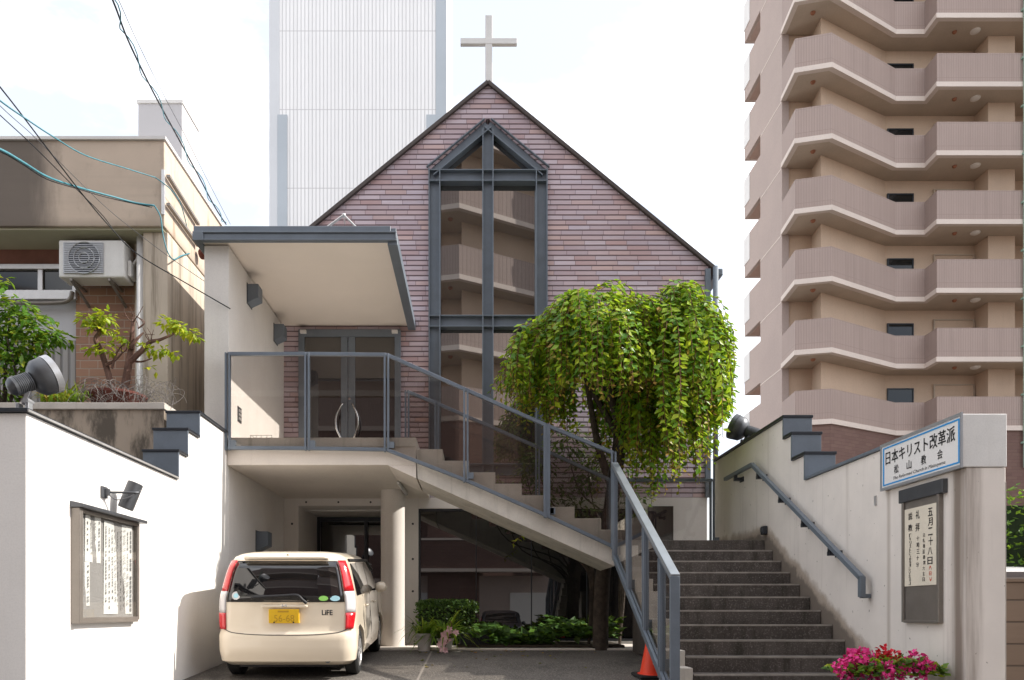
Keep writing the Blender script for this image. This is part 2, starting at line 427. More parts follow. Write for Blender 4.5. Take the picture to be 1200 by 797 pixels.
def clear_glass():
    m = N('case_glass')
    tr = m.n.new('ShaderNodeBsdfTransparent'); tr.inputs[0].default_value = (.96,.96,.95,1)
    gl = m.n.new('ShaderNodeBsdfGlossy'); gl.inputs['Roughness'].default_value = .01
    fr = m.n.new('ShaderNodeFresnel'); fr.inputs[0].default_value = 1.45
    mx = m.n.new('ShaderNodeMixShader'); m.l.new(m.math('MULTIPLY', fr.outputs[0], m.math('SUBTRACT', 1, m.geo.outputs['Backfacing'])), mx.inputs[0]); m.l.new(tr.outputs[0], mx.inputs[1]); m.l.new(gl.outputs[0], mx.inputs[2])
    m.l.new(mx.outputs[0], m.out.inputs[0]); return m.m
M['case_glass'] = clear_glass()
def leafmat(name, stops, trans=.45, rough=.42):
    m = N(name)
    rnd = m.geo.outputs['Random Per Island']
    c = m.ramp(rnd, stops)
    big = m.noise(m.co, 1.8, 3)
    c = m.mix(m.math('MULTIPLY', m.band(big, .35, .65), .3), c, stops[0][1])
    m.done(c, rough, 0, .35)
    tl = m.n.new('ShaderNodeBsdfTranslucent'); m.l.new(m.mix(.35, c, (.35,.42,.02)), tl.inputs[0])
    mx = m.n.new('ShaderNodeMixShader'); mx.inputs[0].default_value = trans
    m.l.new(m.b.outputs[0], mx.inputs[1]); m.l.new(tl.outputs[0], mx.inputs[2]); m.l.new(mx.outputs[0], m.out.inputs[0])
    return m.m
M['leaf_weep'] = leafmat('weeping_leaf', [(0,(.07,.20,.02)),(.3,(.16,.34,.024)),(.65,(.36,.54,.03)),(1,(.56,.64,.035))], .5, .30)
M['leaf_young'] = leafmat('young_leaf', [(0,(.30,.33,.03)),(.6,(.42,.30,.05)),(1,(.48,.22,.07))])
M['leaf_dark'] = leafmat('dark_leaf', [(0,(.03,.075,.016)),(.5,(.055,.125,.022)),(1,(.10,.19,.03))], .3)
M['leaf_yellow'] = leafmat('yellow_leaf', [(0,(.22,.36,.02)),(.5,(.42,.50,.025)),(1,(.58,.54,.04))])
M['leaf_mid'] = leafmat('mid_leaf', [(0,(.055,.14,.02)),(.5,(.11,.24,.028)),(1,(.20,.35,.04))])
M['leaf_vari'] = leafmat('variegated_leaf', [(0,(.05,.11,.02)),(.6,(.10,.18,.03)),(.8,(.45,.45,.30)),(1,(.55,.54,.42))])
M['leaf_grass'] = leafmat('strap_leaf', [(0,(.09,.2,.02)),(.6,(.2,.34,.03)),(1,(.4,.45,.06))])
M['leaf_autumn'] = leafmat('orange_blade', [(0,(.10,.17,.02)),(.5,(.33,.24,.03)),(1,(.42,.12,.03))])
def car_paint(name, col):
    m = N(name); return m.done(col, .28, 0, .5, Coat_Weight=.7, Coat_Roughness=.06)
M['cream'] = car_paint('cream_car_paint', (.82,.715,.565))
M['car_white'] = car_paint('white_car_paint', (.75,.75,.74))
M['car_navy'] = car_paint('dark_car_paint', (.015,.018,.025))
def lens(name, col, em=0):
    m = N(name); return m.done(col, .12, 0, .6, Coat_Weight=.6)
M['lens_red'] = lens('red_lens', (.60,.012,.02)); M['lens_clear'] = lens('clear_lens', (.62,.60,.60))
M['plate'] = surf('yellow_plate', (.78,.48,.02), .03, 4, .4, grain=0)
M['plate_ink'] = surf('faded_plate_ink', (.50,.28,.02), .03, 4, .5, grain=0)
M['sticker_green'] = surf('green_sticker', (.25,.55,.12), .02, 4, .4, grain=0)
M['sticker_blue'] = surf('pale_blue_sticker', (.40,.66,.74), .02, 4, .4, grain=0)
# ================================================================== setting
def sheet(name, pts, mat):
    m = MB(); m.add(pts, [tuple(range(len(pts)))]); o = m.build(name, mat); return tag(o, kind='structure')
sheet('ground', [(-400,-300,-1.5),(400,-300,-1.5),(400,500,-1.5),(-400,500,-1.5)], M['ground'])
sheet('road', [(-120,-6.5,-1.496),(120,-6.5,-1.496),(120,-.6,-1.496),(-120,-.6,-1.496)], M['road'])
m = MB(); m.box(-120,120,-3.62,-3.5,-1.494,-1.492); tag(m.build('road_marking', M['road_paint']), kind='structure')
m = MB(); m.box(-120,120,-.6,.39,-1.5,-1.38); tag(m.build('pavement', M['slab'], bev=.02), kind='structure')
# driveway ramp
m = MB(); ys = [.4, 2, 5, 8, 10, 11.42]
poly = [(y, ZG(y)) for y in ys] + [(11.42,-1.6),(.4,-1.6)]
m.prism(poly, 'x', -3.35, 3.80)
tag(m.build('driveway', M['drive']), kind='structure')
m = MB(); m.box(-3.3,3.8,11.42,14.9,-1.4,-.545); tag(m.build('forecourt_slab', M['slab'], bev=.01), kind='structure')

# ================================================================== church
ch = empty('brick_church', (.2,13.1,-.57), 'purple brick church with steep gable, tall steel framed window and entrance porch', 'church')
WX0, WX1, WZ, AP = -.815, 1.22, 7.525, 8.42
m = MB()
for poly in ([(-3.55,1.95),(WX0,1.95),(WX0,WZ),(.2,AP),(.2,9.01),(-3.55,5.93)], [(3.96,1.95),(WX1,1.95),(WX1,WZ),(.2,AP),(.2,9.01),(3.96,5.93)]):
    m.prism(poly, 'y', 13.1, 13.4)
m.box(-3.54,-3.3,13.4,26,1.95,5.9); m.box(3.7,3.955,13.4,26,1.95,5.9)
m.box(WX0,WX1,13.1,13.4,1.951,2.32)
m.build('brick_wall', M['brick'], ch)
# roof and verge
def roof_side(s):
    m = MB(); xe = -3.66 if s < 0 else 4.06; zs = 9.02 - .8205*abs(xe-.2)
    m.prism([(.2,9.04),(xe,zs+.015),(xe,zs-.05),(.2,8.98)], 'y', 13.07, 26.3)
    m.build('roof', M['roof_trim'], ch)
    m = MB(); d = Vector((xe-.2, 0, zs-9.02)).normalized(); n = Vector((-d.z,0,d.x)) if s > 0 else Vector((d.z,0,-d.x))
    a = Vector((.2,13.06,9.012)); b = Vector((xe,13.06,zs-.012))
    m.bar(a, b, .05, .06, up=n); m.build('verge_trim', M['roof_trim'], ch, bev=.006)
roof_side(-1); roof_side(1)
m = MB(); m.box(4.06,4.2,13.05,26,5.72,5.84); m.build('gutter', M['steel'], ch, bev=.02)
m = MB(); m.tube([(4.06,13.02,5.85),(4.06,13.02,1.9)], .045, 10); m.build('downpipe', M['steel'], ch, smooth=True)
m = MB(); m.box(3.9,3.985,13.04,13.12,1.95,5.83); m.build('corner_trim', M['steel'], ch)
# cross on the ridge
m = MB(); m.box(.155,.275,13.15,13.23,9.0,10.22); m.box(-.27,.70,13.145,13.225,9.725,9.825); m.build('cross', M['white_paint'], ch, bev=.006)
# tall window
m = MB()
MK = [0]
def member(a, b, w, up=(0,0,1)):         # channel: web plus two fins
    a, b = Vector(a), Vector(b); x = (b-a).normalized(); n = Vector((0,1,0)).cross(x).normalized()
    MK[0] += .0023; a = a + Vector((0,MK[0],0)); b = b + Vector((0,MK[0],0))
    m.bar(a+Vector((0,13.16,0)), b+Vector((0,13.16,0)), w-.02, .10, up=(0,1,0))
    for s in (-1,1):
        o_ = n*s*(w/2-.009)
        m.bar(a+o_+Vector((0,13.125,0)), b+o_+Vector((0,13.125,0)), .018, .19, up=(0,1,0))
zb = 2.32
member((WX0+.105,0,zb), (WX0+.105,0,WZ+.02), .20); member((WX1-.105,0,zb), (WX1-.105,0,WZ+.02), .20)
member((.2,0,zb), (.2,0,8.2), .19)
member((WX0,0,7.42), (WX1,0,7.42), .20); member((WX0,0,4.945), (WX1,0,4.945), .20); member((WX0,0,zb+.1),(WX1,0,zb+.1),.2)
sl = (8.34-7.49)/(.2-WX0-.05)
member((WX0+.03,0,7.50),(.2,0,7.50+.83*(.2-WX0-.03)),.20); member((WX1-.03,0,7.50),(.2,0,7.50+.83*(WX1-.03-.2)),.20)
m.build('window_frame', M['steel'], ch, bev=.003, seg=1)
def pane(poly, y=13.2):
    m = MB(); m.prism(poly, 'y', y, y+.012); return m.build('window_pane', M['win_glass'], ch)
for x0, x1 in ((WX0+.1,.2),(.2,WX1-.1)):
    pane([(x0,2.4),(x1,2.4),(x1,4.94),(x0,4.94)]); pane([(x0,4.95),(x1,4.95),(x1,7.42),(x0,7.42)])
pane([(WX0+.08,7.43),(.199,7.43),(.199,8.33)]); pane([(WX1-.08,7.43),(.201,7.43),(.201,8.33)])
# lower storey of painted concrete
m = MB()
m.box(-3.279,-3.03,13.1,14.8,-.57,1.951); m.box(-1.62,-.985,13.1,14.8,-.57,1.951); m.box(-3.03,-1.62,13.1,14.8,1.81,1.95)
m.box(-.985,2.88,13.1,13.4,1.76,1.95); m.box(2.88,3.94,13.1,13.4,-.57,1.95); m.box(-.985,2.88,13.102,13.4,-.57,-.5)
m.build('lower_wall', M['porch_white'], ch, bev=.006)
m = MB(); m.box(2.93,3.36,13.085,13.099,.6,1.80); m.build('small_window', M['low_glass'], ch)
m = MB()
for z in (-.2,.35,.9,1.5):
    m.lathe((-1.08,13.099,z),(0,-1,0),[(0,.02),(.004,.02)],8)
    m.lathe((-3.14,13.099,z),(0,-1,0),[(0,.02),(.004,.02)],8)
for x in (-2.9,-2.35,-1.8): m.lathe((x,13.099,1.87),(0,-1,0),[(0,.018),(.004,.018)],8)
m.build('tie_hole', M['trim_dark'], ch)
m = MB(); m.box(-.985,2.88,13.2,13.22,-.5,1.76); m.build('ground_window', M['low_glass'], ch)
gf = MB(); gf.box(-.985,-.955,13.12,13.2,-.5,1.76); gf.box(-.955,2.85,13.12,13.2,1.73,1.76); gf.box(2.85,2.88,13.12,13.2,-.5,1.76); gf.box(-.955,2.85,13.12,13.2,-.5,-.46)
for x in (.0,.95,1.9): gf.box(x-.008,x+.008,13.185,13.2,-.46,1.73)
gf.build('ground_window_frame', M['trim_dark'], ch)
# carport door
m = MB(); m.box(-3.03,-1.62,14.70,14.78,-.57,1.81); d = m.build('carport_door', M['low_glass'], ch)
m = MB()
for x in (-3.0,-2.1,-1.65): m.box(x-.03,x+.03,14.62,14.70,-.55,1.80)
m.box(-2.97,-2.13,14.63,14.70,1.72,1.80); m.box(-2.07,-1.68,14.63,14.70,1.72,1.80); m.box(-2.97,-2.13,14.63,14.70,-.55,-.45)
m.build('door_frame', M['trim_dark'], d)
m = MB(); m.box(-3.03,-1.62,13.6,13.66,1.78,1.808); m.build('door_lamp', M['tower_pale'], ch)
# porch
m = MB(); m.box(-3.605,-3.28,10.18,13.3,-1.4,4.855); m.build('porch_wall', M['porch_white'], ch, bev=.008)
m = MB(); m.box(-3.62,-1.11,10.1,13.098,4.88,4.925); m.build('porch_soffit', M['soffit'], ch)
m = MB()
y0 = 10.03
m.box(-3.70,-1.05,y0+.04,13.097,4.925,5.03)                     # deck
m.box(-3.70,-1.12,y0+.02,y0+.039,4.965,5.05)                    # upper fascia
m.box(-3.70,-3.56,y0-.02,y0+.02,4.845,4.965); m.box(-3.56,-1.04,y0-.02,y0+.02,4.945,4.965); m.box(-3.56,-1.04,y0-.02,y0+.02,4.845,4.868)
m.box(-3.56,-1.06,y0+.0,y0+.02,4.868,4.945); m.box(-1.06,-1.04,y0-.02,y0+.02,4.868,4.945)
m.box(-3.70,-3.61,y0+.02,13.097,4.85,4.925); m.box(-1.16,-1.03,y0+.02,13.097,4.80,4.925); m.box(-3.61,-1.16,y0+.02,y0+.06,4.845,4.88)
m.build('porch_fascia', M['steel'], ch, bev=.004, seg=1)
# entrance door
dX0, dX1 = -3.02, -1.285
m = MB()
for a, b in ((dX0,dX0+.1),(dX1-.1,dX1)): m.box(a,b,13.04,13.099,2.29,4.80)
m.box(dX0+.1,dX1-.1,13.04,13.099,4.68,4.80); 
for a, b in ((-2.30,-2.185),(-2.175,-2.06)): m.box(a,b,13.055,13.099,2.29,4.68)
m.box(dX0+.1,dX1-.1,13.06,13.098,2.29,2.42)
ed = m.build('entrance_door', M['steel'], ch, bev=.004, seg=1)
for a, b in ((dX0+.1,-2.30),(-2.06,dX1-.1)):
    m = MB(); m.box(a,b,13.075,13.085,2.42,4.68); m.build('door_pane', M['low_glass'], ed)
for s in (-1,1):
    m = MB(); x = -2.18 + s*.07
    m.tube(catmull([(x,13.04,3.52),(x+s*.02,12.98,3.5),(x+s*.10,12.95,3.33),(x+s*.12,12.945,3.2),(x+s*.10,12.95,3.07),(x+s*.02,12.98,2.9),(x,13.04,2.88)],5), .017, 8)
    m.build('door_handle', M['chrome'], ed, smooth=True)
m = MB(); m.lathe((-2.15,13.055,3.62),(0,-1,0),[(0,.022),(.012,.022)],10); m.build('door_lock', M['chrome'], ed)
for x in (-2.93,-1.38):
    m = MB(); m.box(x-.05,x+.05,12.98,13.04,4.72,4.77); m.build('door_sensor', M['tower_pale'], ed)

# wedge lamps on the porch and carport walls
def wedge(y, z, lab, s=1.0):
    t = empty('wall_lamp', (-3.28,y,z), lab, 'wall lamp', 'dark wedge lamps on the white side wall')
    m = MB(); w, h, d = .22*s, .27*s, .16*s
    for yy in (y-w/2, y+w/2): pass
    m.prism([(-3.278,z+h/2),(-3.278+d,z+h/2),(-3.278+d,z-h*.22),(-3.278,z-h/2)], 'y', y-w/2, y+w/2)
    m.build('lamp_housing', M['steel'], t, bev=.006)
    m = MB(); m.box(-3.279,-3.272,y-w*.56,y+w*.56,z-h*.55,z+h*.55); m.build('back_plate', M['trim_dark'], t)
wedge(11.1, 4.56, 'dark grey wedge lamp high on the porch wall nearest the porch front')
wedge(12.55, 4.53, 'dark grey wedge lamp on the porch wall beside the entrance door')
wedge(11.55, 1.05, 'dark grey wedge lamp low on the carport wall above the cream car', 1.1)
t = empty('vent_plate', (-3.28,10.63,2.72), 'small grey louvred plate low on the sunlit porch wall', 'vent')
m = MB(); m.box(-3.279,-3.27,10.55,10.71,2.62,2.83); m.build('plate', M['lamp_grey'], t, bev=.003)
for i in range(3):
    m = MB(); m.box(-3.27,-3.262,10.57,10.69,2.65+i*.055,2.685+i*.055); m.build('louvre', M['alu'], t)

# ================================================================== upper stair
st = empty('concrete_staircase', (-.8,10.6,1.9), 'pale concrete landing and flight of steps running down in front of the church', 'staircase')
m = MB(); m.box(-3.277,-.79,10.1,13.095,1.93,2.29); m.build('landing', M['slab'], st, bev=.006)
rise, run, ns = .1515, .347, 8
poly = []
x, z = -.789, 2.29
for k in range(ns):
    z -= rise; poly += [(x,z),(x+run,z)]; x += run
z -= rise
xe = 1.82
poly = [p for p in poly if p[0] < xe] + [(xe, poly[-1][1]), (xe,.60), (-.789+.02,1.752)]
m = MB(); m.prism(poly, 'y', 10.1, 11.25)
m.build('flight', M['concrete'], st, bev=.003)
m = MB(); m.prism([(-1.16,1.928),(-.789,1.928),(-.789,1.757)], 'y', 10.102, 11.248); m.build('stair_haunch', M['slab'], st)
m = MB(); m.box(-3.27,-.80,10.085,10.1,2.17,2.287); m.build('landing_upstand', M['concrete'], st)
m = MB(); m.lathe((-1.33,12.25,-.6),(0,0,1),[(0,.19),(2.529,.19)],40); m.build('column', M['column'], st, smooth=40)
m = MB(); m.tube([(-1.14,11.3,1.90),(-1.13,12.4,1.90)], .03, 8); m.build('drain_pipe', M['alu'], st, smooth=True)

# ================================================================== lower stair
lo = empty('granite_staircase', (2.8,8.5,-.9), 'dark speckled granite steps climbing between the railing and right wall', 'staircase')
N2, rz, ry = 12, .1525, .2725
m = MB(); m.box(1.826,3.758,10.0,11.3,.77,.933); m.box(2.3,3.758,10.3,11.3,-.6,.77); m.build('stair_landing', M['granite'], lo, bev=.008)
y, z = 10.0, .933
for k in range(N2):
    m = MB(); zt = .933 - rz*(k+1); yb = 10.0 - ry*k; yf = yb - ry
    m.box(2.06,3.758,yf,yb,max(zt-.34, ZG(yf)-.05),zt); s = m.build('step', M['granite'], lo, bev=.012)
    m = MB(); m.box(2.065,3.753,yf-.0015,yf+.03,zt-.016,zt+.0015); m.build('step_edge', M['nosing'], s)
    m = MB(); m.box(1.86,2.055,yf,yb-.001,zt-.27,zt+.06); m.build('stringer_block', M['concrete'], lo, bev=.008)
m = MB(); m.prism([(9.99,.70),(9.99,-.57),(6.8,-1.15),(6.8,-1.02)], 'x', 2.25, 3.757); m.build('stair_base', M['concrete'], lo)

# ================================================================== railings
def post_mb(m, x, y, z0, z1, along='x', g=.03):
    for s in (-1,1):
        if along == 'x': m.box(x+s*g-.012, x+s*g+.012, y-.03, y+.03, z0, z1)
        else: m.box(x-.03, x+.03, y+s*g-.012, y+s*g+.012, z0, z1)
def glass_railing(label, segs, y, t=.0):   # segs: list of (x, z bottom, z top) along x at depth y
    r = empty('glass_railing', (segs[0][0], y, segs[0][1]), label, 'railing', 'glass railings of the stair')
    for i in range(len(segs)-1):
        (xa,ba,ta),(xb,bb,tb) = segs[i], segs[i+1]
        m = MB(); m.bar((xa,y,ta),(xb,y,tb),.05,.045); m.build('top_rail', M['steel_light'], r, bev=.004, seg=1)
        m = MB(); m.bar((xa,y,ba),(xb,y,bb),.045,.045); m.build('bottom_rail', M['steel_light'], r, bev=.004, seg=1)
        m = MB(); e = .035
        m.add([(xa+e,y-.004,ba+.02),(xb-e,y-.004,bb+.02),(xb-e,y-.004,tb-.02),(xa+e,y-.004,ta-.02),(xa+e,y+.004,ba+.02),(xb-e,y+.004,bb+.02),(xb-e,y+.004,tb-.02),(xa+e,y+.004,ta-.02)],
              [(0,1,2,3),(7,6,5,4),(0,4,5,1),(1,5,6,2),(2,6,7,3),(3,7,4,0)])
        m.build('glass_panel', M['rail_glass'], r)
    for x_, b_, t_ in segs:
        m = MB(); post_mb(m, x_, y, b_-.03, t_+.015, 'x', .022); m.build('post', M['steel_light'], r, bev=.003, seg=1)
        m = MB(); m.box(x_+.02,x_+.10,y-.02,y+.04,b_+.02,b_+.10); m.build('clamp', M['steel'], r)
    return r
yr = 10.04
def rz_(px, t, b): return (( px-CX)*yr/F, (CY-b)*yr/F, (CY-t)*yr/F)
glass_railing('long glass railing round the landing and down the front of the upper stair', [rz_(267,415,525),rz_(360,415,525.5),rz_(453,416,527),rz_(546,457,563),rz_(640,498.5,604)], yr)
glass_railing('lowest glass railing panel at the foot of the upper stair beside the tree trunk', [rz_(641.5,499,604.5),rz_(719,531,641)], yr)
y2 = 11.22
def r2(px, t, b): return ((px-CX)*y2/F, (CY-b)*y2/F, (CY-t)*y2/F)
glass_railing('rear glass railing behind the upper flight, seen through the front glass', [r2(477,459,540),r2(512,473,560),r2(630,524,604),r2(716,563,640)], y2)
# side railing of the lower flight
sr = empty('stair_railing', (1.8,8.5,0), 'sloping blue grey railing with flat handrail toned pale for sunlight beside the granite steps', 'railing')
xr = 1.80
def zt_(y): return 1.91 + (y-9.97)*(1.91-.335)/(9.97-6.98)
def zb_(y): return .744 + (y-10.0)*.523
m = MB(); m.bar((xr,10.0,zt_(10.0)),(xr,6.95,zt_(6.95)),.085,.05); m.build('handrail_cap', M['handrail_sun_tone'], sr, bev=.006)
m = MB(); m.bar((xr,10.0,zt_(10.0)-.05),(xr,6.99,zt_(6.99)-.05),.05,.045); m.build('top_rail', M['steel'], sr)
m = MB(); m.bar((xr-.02,10.0,zb_(10.0)),(xr-.02,6.99,zb_(6.99)),.03,.07); m.bar((xr+.02,10.0,zb_(10.0)),(xr+.02,6.99,zb_(6.99)),.03,.07); m.build('bottom_rail', M['steel_light'], sr, bev=.003, seg=1)
m = MB(); m.box(xr-.043,xr+.043,6.94,6.985,-1.15,zt_(6.95)+.0); m.build('end_post', M['steel'], sr, bev=.004)
prev = 9.97
for yp in (9.95, 9.05, 8.17, 7.45):
    m = MB(); post_mb(m, xr, yp, zb_(yp)-.05, zt_(yp)-.06, 'y', .035); m.build('post', M['steel_light'], sr, bev=.003, seg=1)
    m = MB(); m.box(xr+.02,xr+.09,yp-.05,yp+.05,zb_(yp)+.02,zb_(yp)+.13); m.build('clamp', M['steel'], sr)
ypts = (9.95, 9.05, 8.17, 7.45, 6.985)
for a, b in zip(ypts[:-1], ypts[1:]):
    a -= .05; b += .05
    m = MB(); m.add([(xr-.004,a,zb_(a)+.04),(xr-.004,b,zb_(b)+.04),(xr-.004,b,zt_(b)-.08),(xr-.004,a,zt_(a)-.08),(xr+.004,a,zb_(a)+.04),(xr+.004,b,zb_(b)+.04),(xr+.004,b,zt_(b)-.08),(xr+.004,a,zt_(a)-.08)],
        [(0,1,2,3),(7,6,5,4),(0,4,5,1),(1,5,6,2),(2,6,7,3),(3,7,4,0)]); m.build('glass_panel', M['rail_glass'], sr)
glass_railing('glass railing across the back of the stair landing beside the right wall', [(1.95,.99,1.93),(3.46,.99,1.93)], 11.26)
# wall handrail
hr = empty('wall_handrail', (3.66,9,1), 'blue grey sloping handrail fixed along the stained white wall', 'handrail')
xh = 3.665
pts = [(xh,11.3,1.95),(xh,10.2,1.955),(xh,7.3,.32)]
m = MB(); m.bar(pts[0],(xh,10.185,1.955),.05,.05); m.bar(pts[1],pts[2],.05,.05); m.bar((xh,7.30,.335),(xh,7.30,.14),.05,.06,up=(0,1,0)); m.bar((xh,7.325,.15),(xh+.088,7.325,.15),.05,.04)
m.build('rail', M['steel'], hr, bev=.004)
for yb in (10.85, 9.98, 9.25, 8.6, 7.95):
    zz = (1.955 if yb > 10.2 else 1.955 + (yb-10.2)*.564) - .075
    m = MB(); m.box(xh-.02,xh+.08,yb-.03,yb+.03,zz-.03,zz+.012); m.box(xh+.08,xh+.0945,yb-.07,yb+.07,zz-.045,zz+.02); m.box(xh-.02,xh+.02,yb-.02,yb+.02,zz,zz+.05); m.build('bracket', M['trim_dark'], hr)

# ================================================================== boundary walls
def cap(m, x0, x1, y0, y1, z): m.box(x0-.025, x1+.025, y0, y1, z, z+.03)
lw = empty('white_boundary_wall', (-3.45,8,-1.4), 'sunlit white wall with dark stepped capping on the left of the driveway', 'wall')
LX0, LX1 = -3.63, -3.2795
m = MB()
m.prism([(5.6,-1.5),(5.6,1.45),(8.44,1.45),(8.44,1.75),(8.71,1.75),(8.71,2.05),(9.08,2.05),(9.08,2.34),(10.178,2.34),(10.178,-1.5)], 'x', LX0, LX1)
m.build('wall_body', M['white_wall'], lw, bev=.008)
m = MB(); cap(m, LX0, LX1, 5.57, 8.41, 1.452); m.build('wall_cap', M['trim_dark'], lw, bev=.003)
m = MB(); m.box(LX1+.026, LX1+.034, 5.57, 8.41, 1.455, 1.47); m.build('cap_edge', M['alu'], lw)
for (ya, yb, z0, z1) in ((8.41,8.68,1.452,1.75),(8.68,9.05,1.752,2.05),(9.05,10.17,2.052,2.34)):
    m = MB(); m.box(LX0-.02, LX1+.02, ya, ya+.028, z0, z1+.002); m.build('step_face', M['steel'], lw, bev=.003)
    m = MB(); m.box(LX0-.03, LX1+.03, ya-.012, yb-.002, z1+.002, z1+.03); m.build('wall_cap', M['trim_dark'], lw, bev=.003)
rw = empty('stained_boundary_wall', (3.9,8.5,-1.2), 'stained off white wall with stepped capping on the right of the steps', 'wall')
RX0, RX1 = 3.76, 4.07
m = MB()
m.prism([(5.9,-1.5),(5.9,1.11),(7.06,1.11),(7.06,1.50),(8.78,1.50),(8.78,1.79),(9.13,1.79),(9.13,2.10),(9.38,2.10),(9.38,2.36),(12.1,2.36),(12.1,-1.5)], 'x', RX0, RX1)
m.build('wall_body', M['right_wall'], rw, bev=.008)
m = MB(); cap(m, RX0, RX1, 7.06, 8.74, 1.502); m.build('wall_cap', M['steel'], rw, bev=.003)
for (ya, yb, z0, z1) in ((8.74,9.1,1.502,1.79),(9.1,9.35,1.792,2.10),(9.35,12.1,2.102,2.36)):
    m = MB(); m.box(RX0-.02, RX1+.02, ya, ya+.034, z0, z1+.002); m.build('step_face', M['steel'], rw, bev=.003)
    m = MB(); m.box(RX0-.03, RX1+.03, ya-.012, yb-.002, z1+.002, z1+.035); m.build('wall_cap', M['trim_dark'], rw, bev=.003)
m = MB(); m.box(4.0695,4.072,5.9,12,-1,1); m.build('joint_line', M['concrete'], rw)
m = MB(); m.box(3.748,3.7605,7.2,7.235,1.0,1.09) ; sp = m.build('switch_plate', M['alu'], org=(3.75,7.9,.97)); sp.location = (3.75,7.9,.97)
tag(sp, 'tiny grey metal plate on the stained white wall above the handrail', 'plate')
t = empty('step_light', (3.73,9.97,1.02), 'small dark step light low on the right wall at the stair top', 'light')
m = MB(); m.box(3.70,3.759,9.9,10.0,1.0,1.11); m.build('light_body', M['trim_dark'], t, bev=.01); m = MB(); m.box(3.693,3.70,9.91,9.99,1.03,1.09); m.build('light_lens', M['lamp_grey'], t)

# sign box on the right wall
sg = empty('church_sign', (3.9,6.4,1.11), 'white box sign with black Japanese lettering and thin blue border on the wall', 'sign')
m = MB(); m.box(3.728,4.073,5.892,7.055,1.112,1.52); m.build('sign_box', M['white_paint'], sg, bev=.006)
m = MB(); m.box(3.713,3.728,5.88,7.06,1.505,1.53); m.box(3.713,3.728,5.88,7.06,1.105,1.13); m.box(3.713,3.728,5.88,5.895,1.13,1.505); m.box(3.713,3.728,7.04,7.06,1.13,1.505); m.build('sign_frame', M['lamp_light'], sg)
m = MB(); m.box(3.7215,3.7275,5.895,7.04,1.13,1.505); m.build('sign_face', M['sign_white'], sg)
m = MB(); X0, X1 = 3.718, 3.7215
m.box(X0,X1,5.91,7.02,1.477,1.49); m.box(X0,X1,5.91,7.02,1.145,1.158); m.box(X0,X1,5.91,5.925,1.158,1.477); m.box(X0,X1,7.002,7.02,1.158,1.477); m.build('blue_border', M['sign_blue'], sg)
def wtext(b, y, z, size, width, mat='ink', tr=1.0, nm='lettering', sh=0, bold=.016): return text(nm, b, size, M[mat], sg, (3.7192,y,z), (0,-1,0), (0,0,1), width, tr, sh, bold)
wtext('日本キリスト改革派', 6.47, 1.388, .120, 1.01)
for c_, y_ in zip('松山教会', (6.80,6.60,6.385,6.16)): wtext(c_, y_, 1.265, .076, .070)
wtext('The Reformed Church in Matsuyama', 6.47, 1.186, .036, .76, sh=.25, bold=.0)

# scroll case
sc = empty('scroll_case', (3.74,6.5,.5), 'tall narrow display case holding a paper scroll of brush writing below the sign', 'display case')
m = MB(); m.box(3.735,3.7605,6.18,6.71,-.09,.95); m.build('case_back', M['bronze'], sc)
m = MB(); m.box(3.716,3.735,6.175,6.205,-.09,.95); m.box(3.716,3.735,6.685,6.715,-.09,.95); m.box(3.716,3.735,6.205,6.685,-.095,-.07); m.build('case_frame', M['bronze'], sc, bev=.004)
m = MB(); m.box(3.715,3.7605,6.12,6.76,.95,1.065); m.build('case_hood', M['lamp_grey'], sc, bev=.006)
m = MB(); m.box(3.727,3.7345,6.21,6.68,.22,.885); m.build('scroll_paper', surf('old_paper', (.74,.67,.55), .05, 4, .8, grain=0), sc)
def ctext(b, y, z, s, mat='ink'): text('brush_writing', b, s, M[mat], sc, (3.7255,y,z), (0,-1,0), (0,0,1), s*.95)
def column_(chars, y, z0, z1, s, mat='ink'):
    n = len(chars)
    for i, c_ in enumerate(chars):
        if c_ == ' ': continue
        k = s*.35 if c_ in '一' else s
        text('brush_writing', c_, k*random.uniform(.9,1.05), M[mat], sc, (3.7255, y+random.uniform(-.006,.006), z0+(z1-z0)*i/max(n-1,1)), (0,-1,0), (0,0,1), s*random.uniform(.85,1.0), bold=.02)
column_('五月二十八日', 6.30, .82, .42, .066)
column_('︵日︶', 6.30, .36, .27, .035, 'red_ink')
column_('主礼復活節第六主日', 6.39, .64, .27, .034)
column_('礼拝', 6.48, .82, .715, .068); column_('十時三十分', 6.48, .62, .40, .042)
column_('説教', 6.595, .82, .72, .062); column_('「キリストによる新しい生活」', 6.595, .655, .245, .030)

# notice board
nb = empty('notice_board', (-3.25,6.7,.3), 'bronze framed glazed notice board with white papers on the sunlit wall', 'notice board')
NX = -3.2790
ya, yb_ = 6.21, 7.35; zb0, zt0 = -.075, .845
m = MB(); m.box(NX,NX+.015,ya+.03,yb_-.02,zb0,zt0); m.build('board_back', surf('board_felt', (.27,.26,.255), .05, 6, .9), nb)
m = MB(); m.box(NX,NX+.075,ya,ya+.055,zb0-.02,zt0); m.box(NX,NX+.06,yb_-.04,yb_,zb0,zt0); m.box(NX,NX+.065,ya+.055,yb_-.04,zb0-.02,zb0+.03); m.box(NX,NX+.06,ya+.055,yb_-.04,zt0-.03,zt0); m.build('board_frame', M['bronze'], nb, bev=.005)
m = MB(); m.prism([(NX,zt0+.002),(NX+.11,zt0+.002),(NX+.11,zt0+.03),(NX,zt0+.055)], 'y', ya-.015, yb_+.06); m.build('board_hood', M['lamp_grey'], nb, bev=.004)
papers = [(6.40,6.66,.42,.82),(6.27,6.47,.05,.44),(6.72,7.26,-.02,.80)]
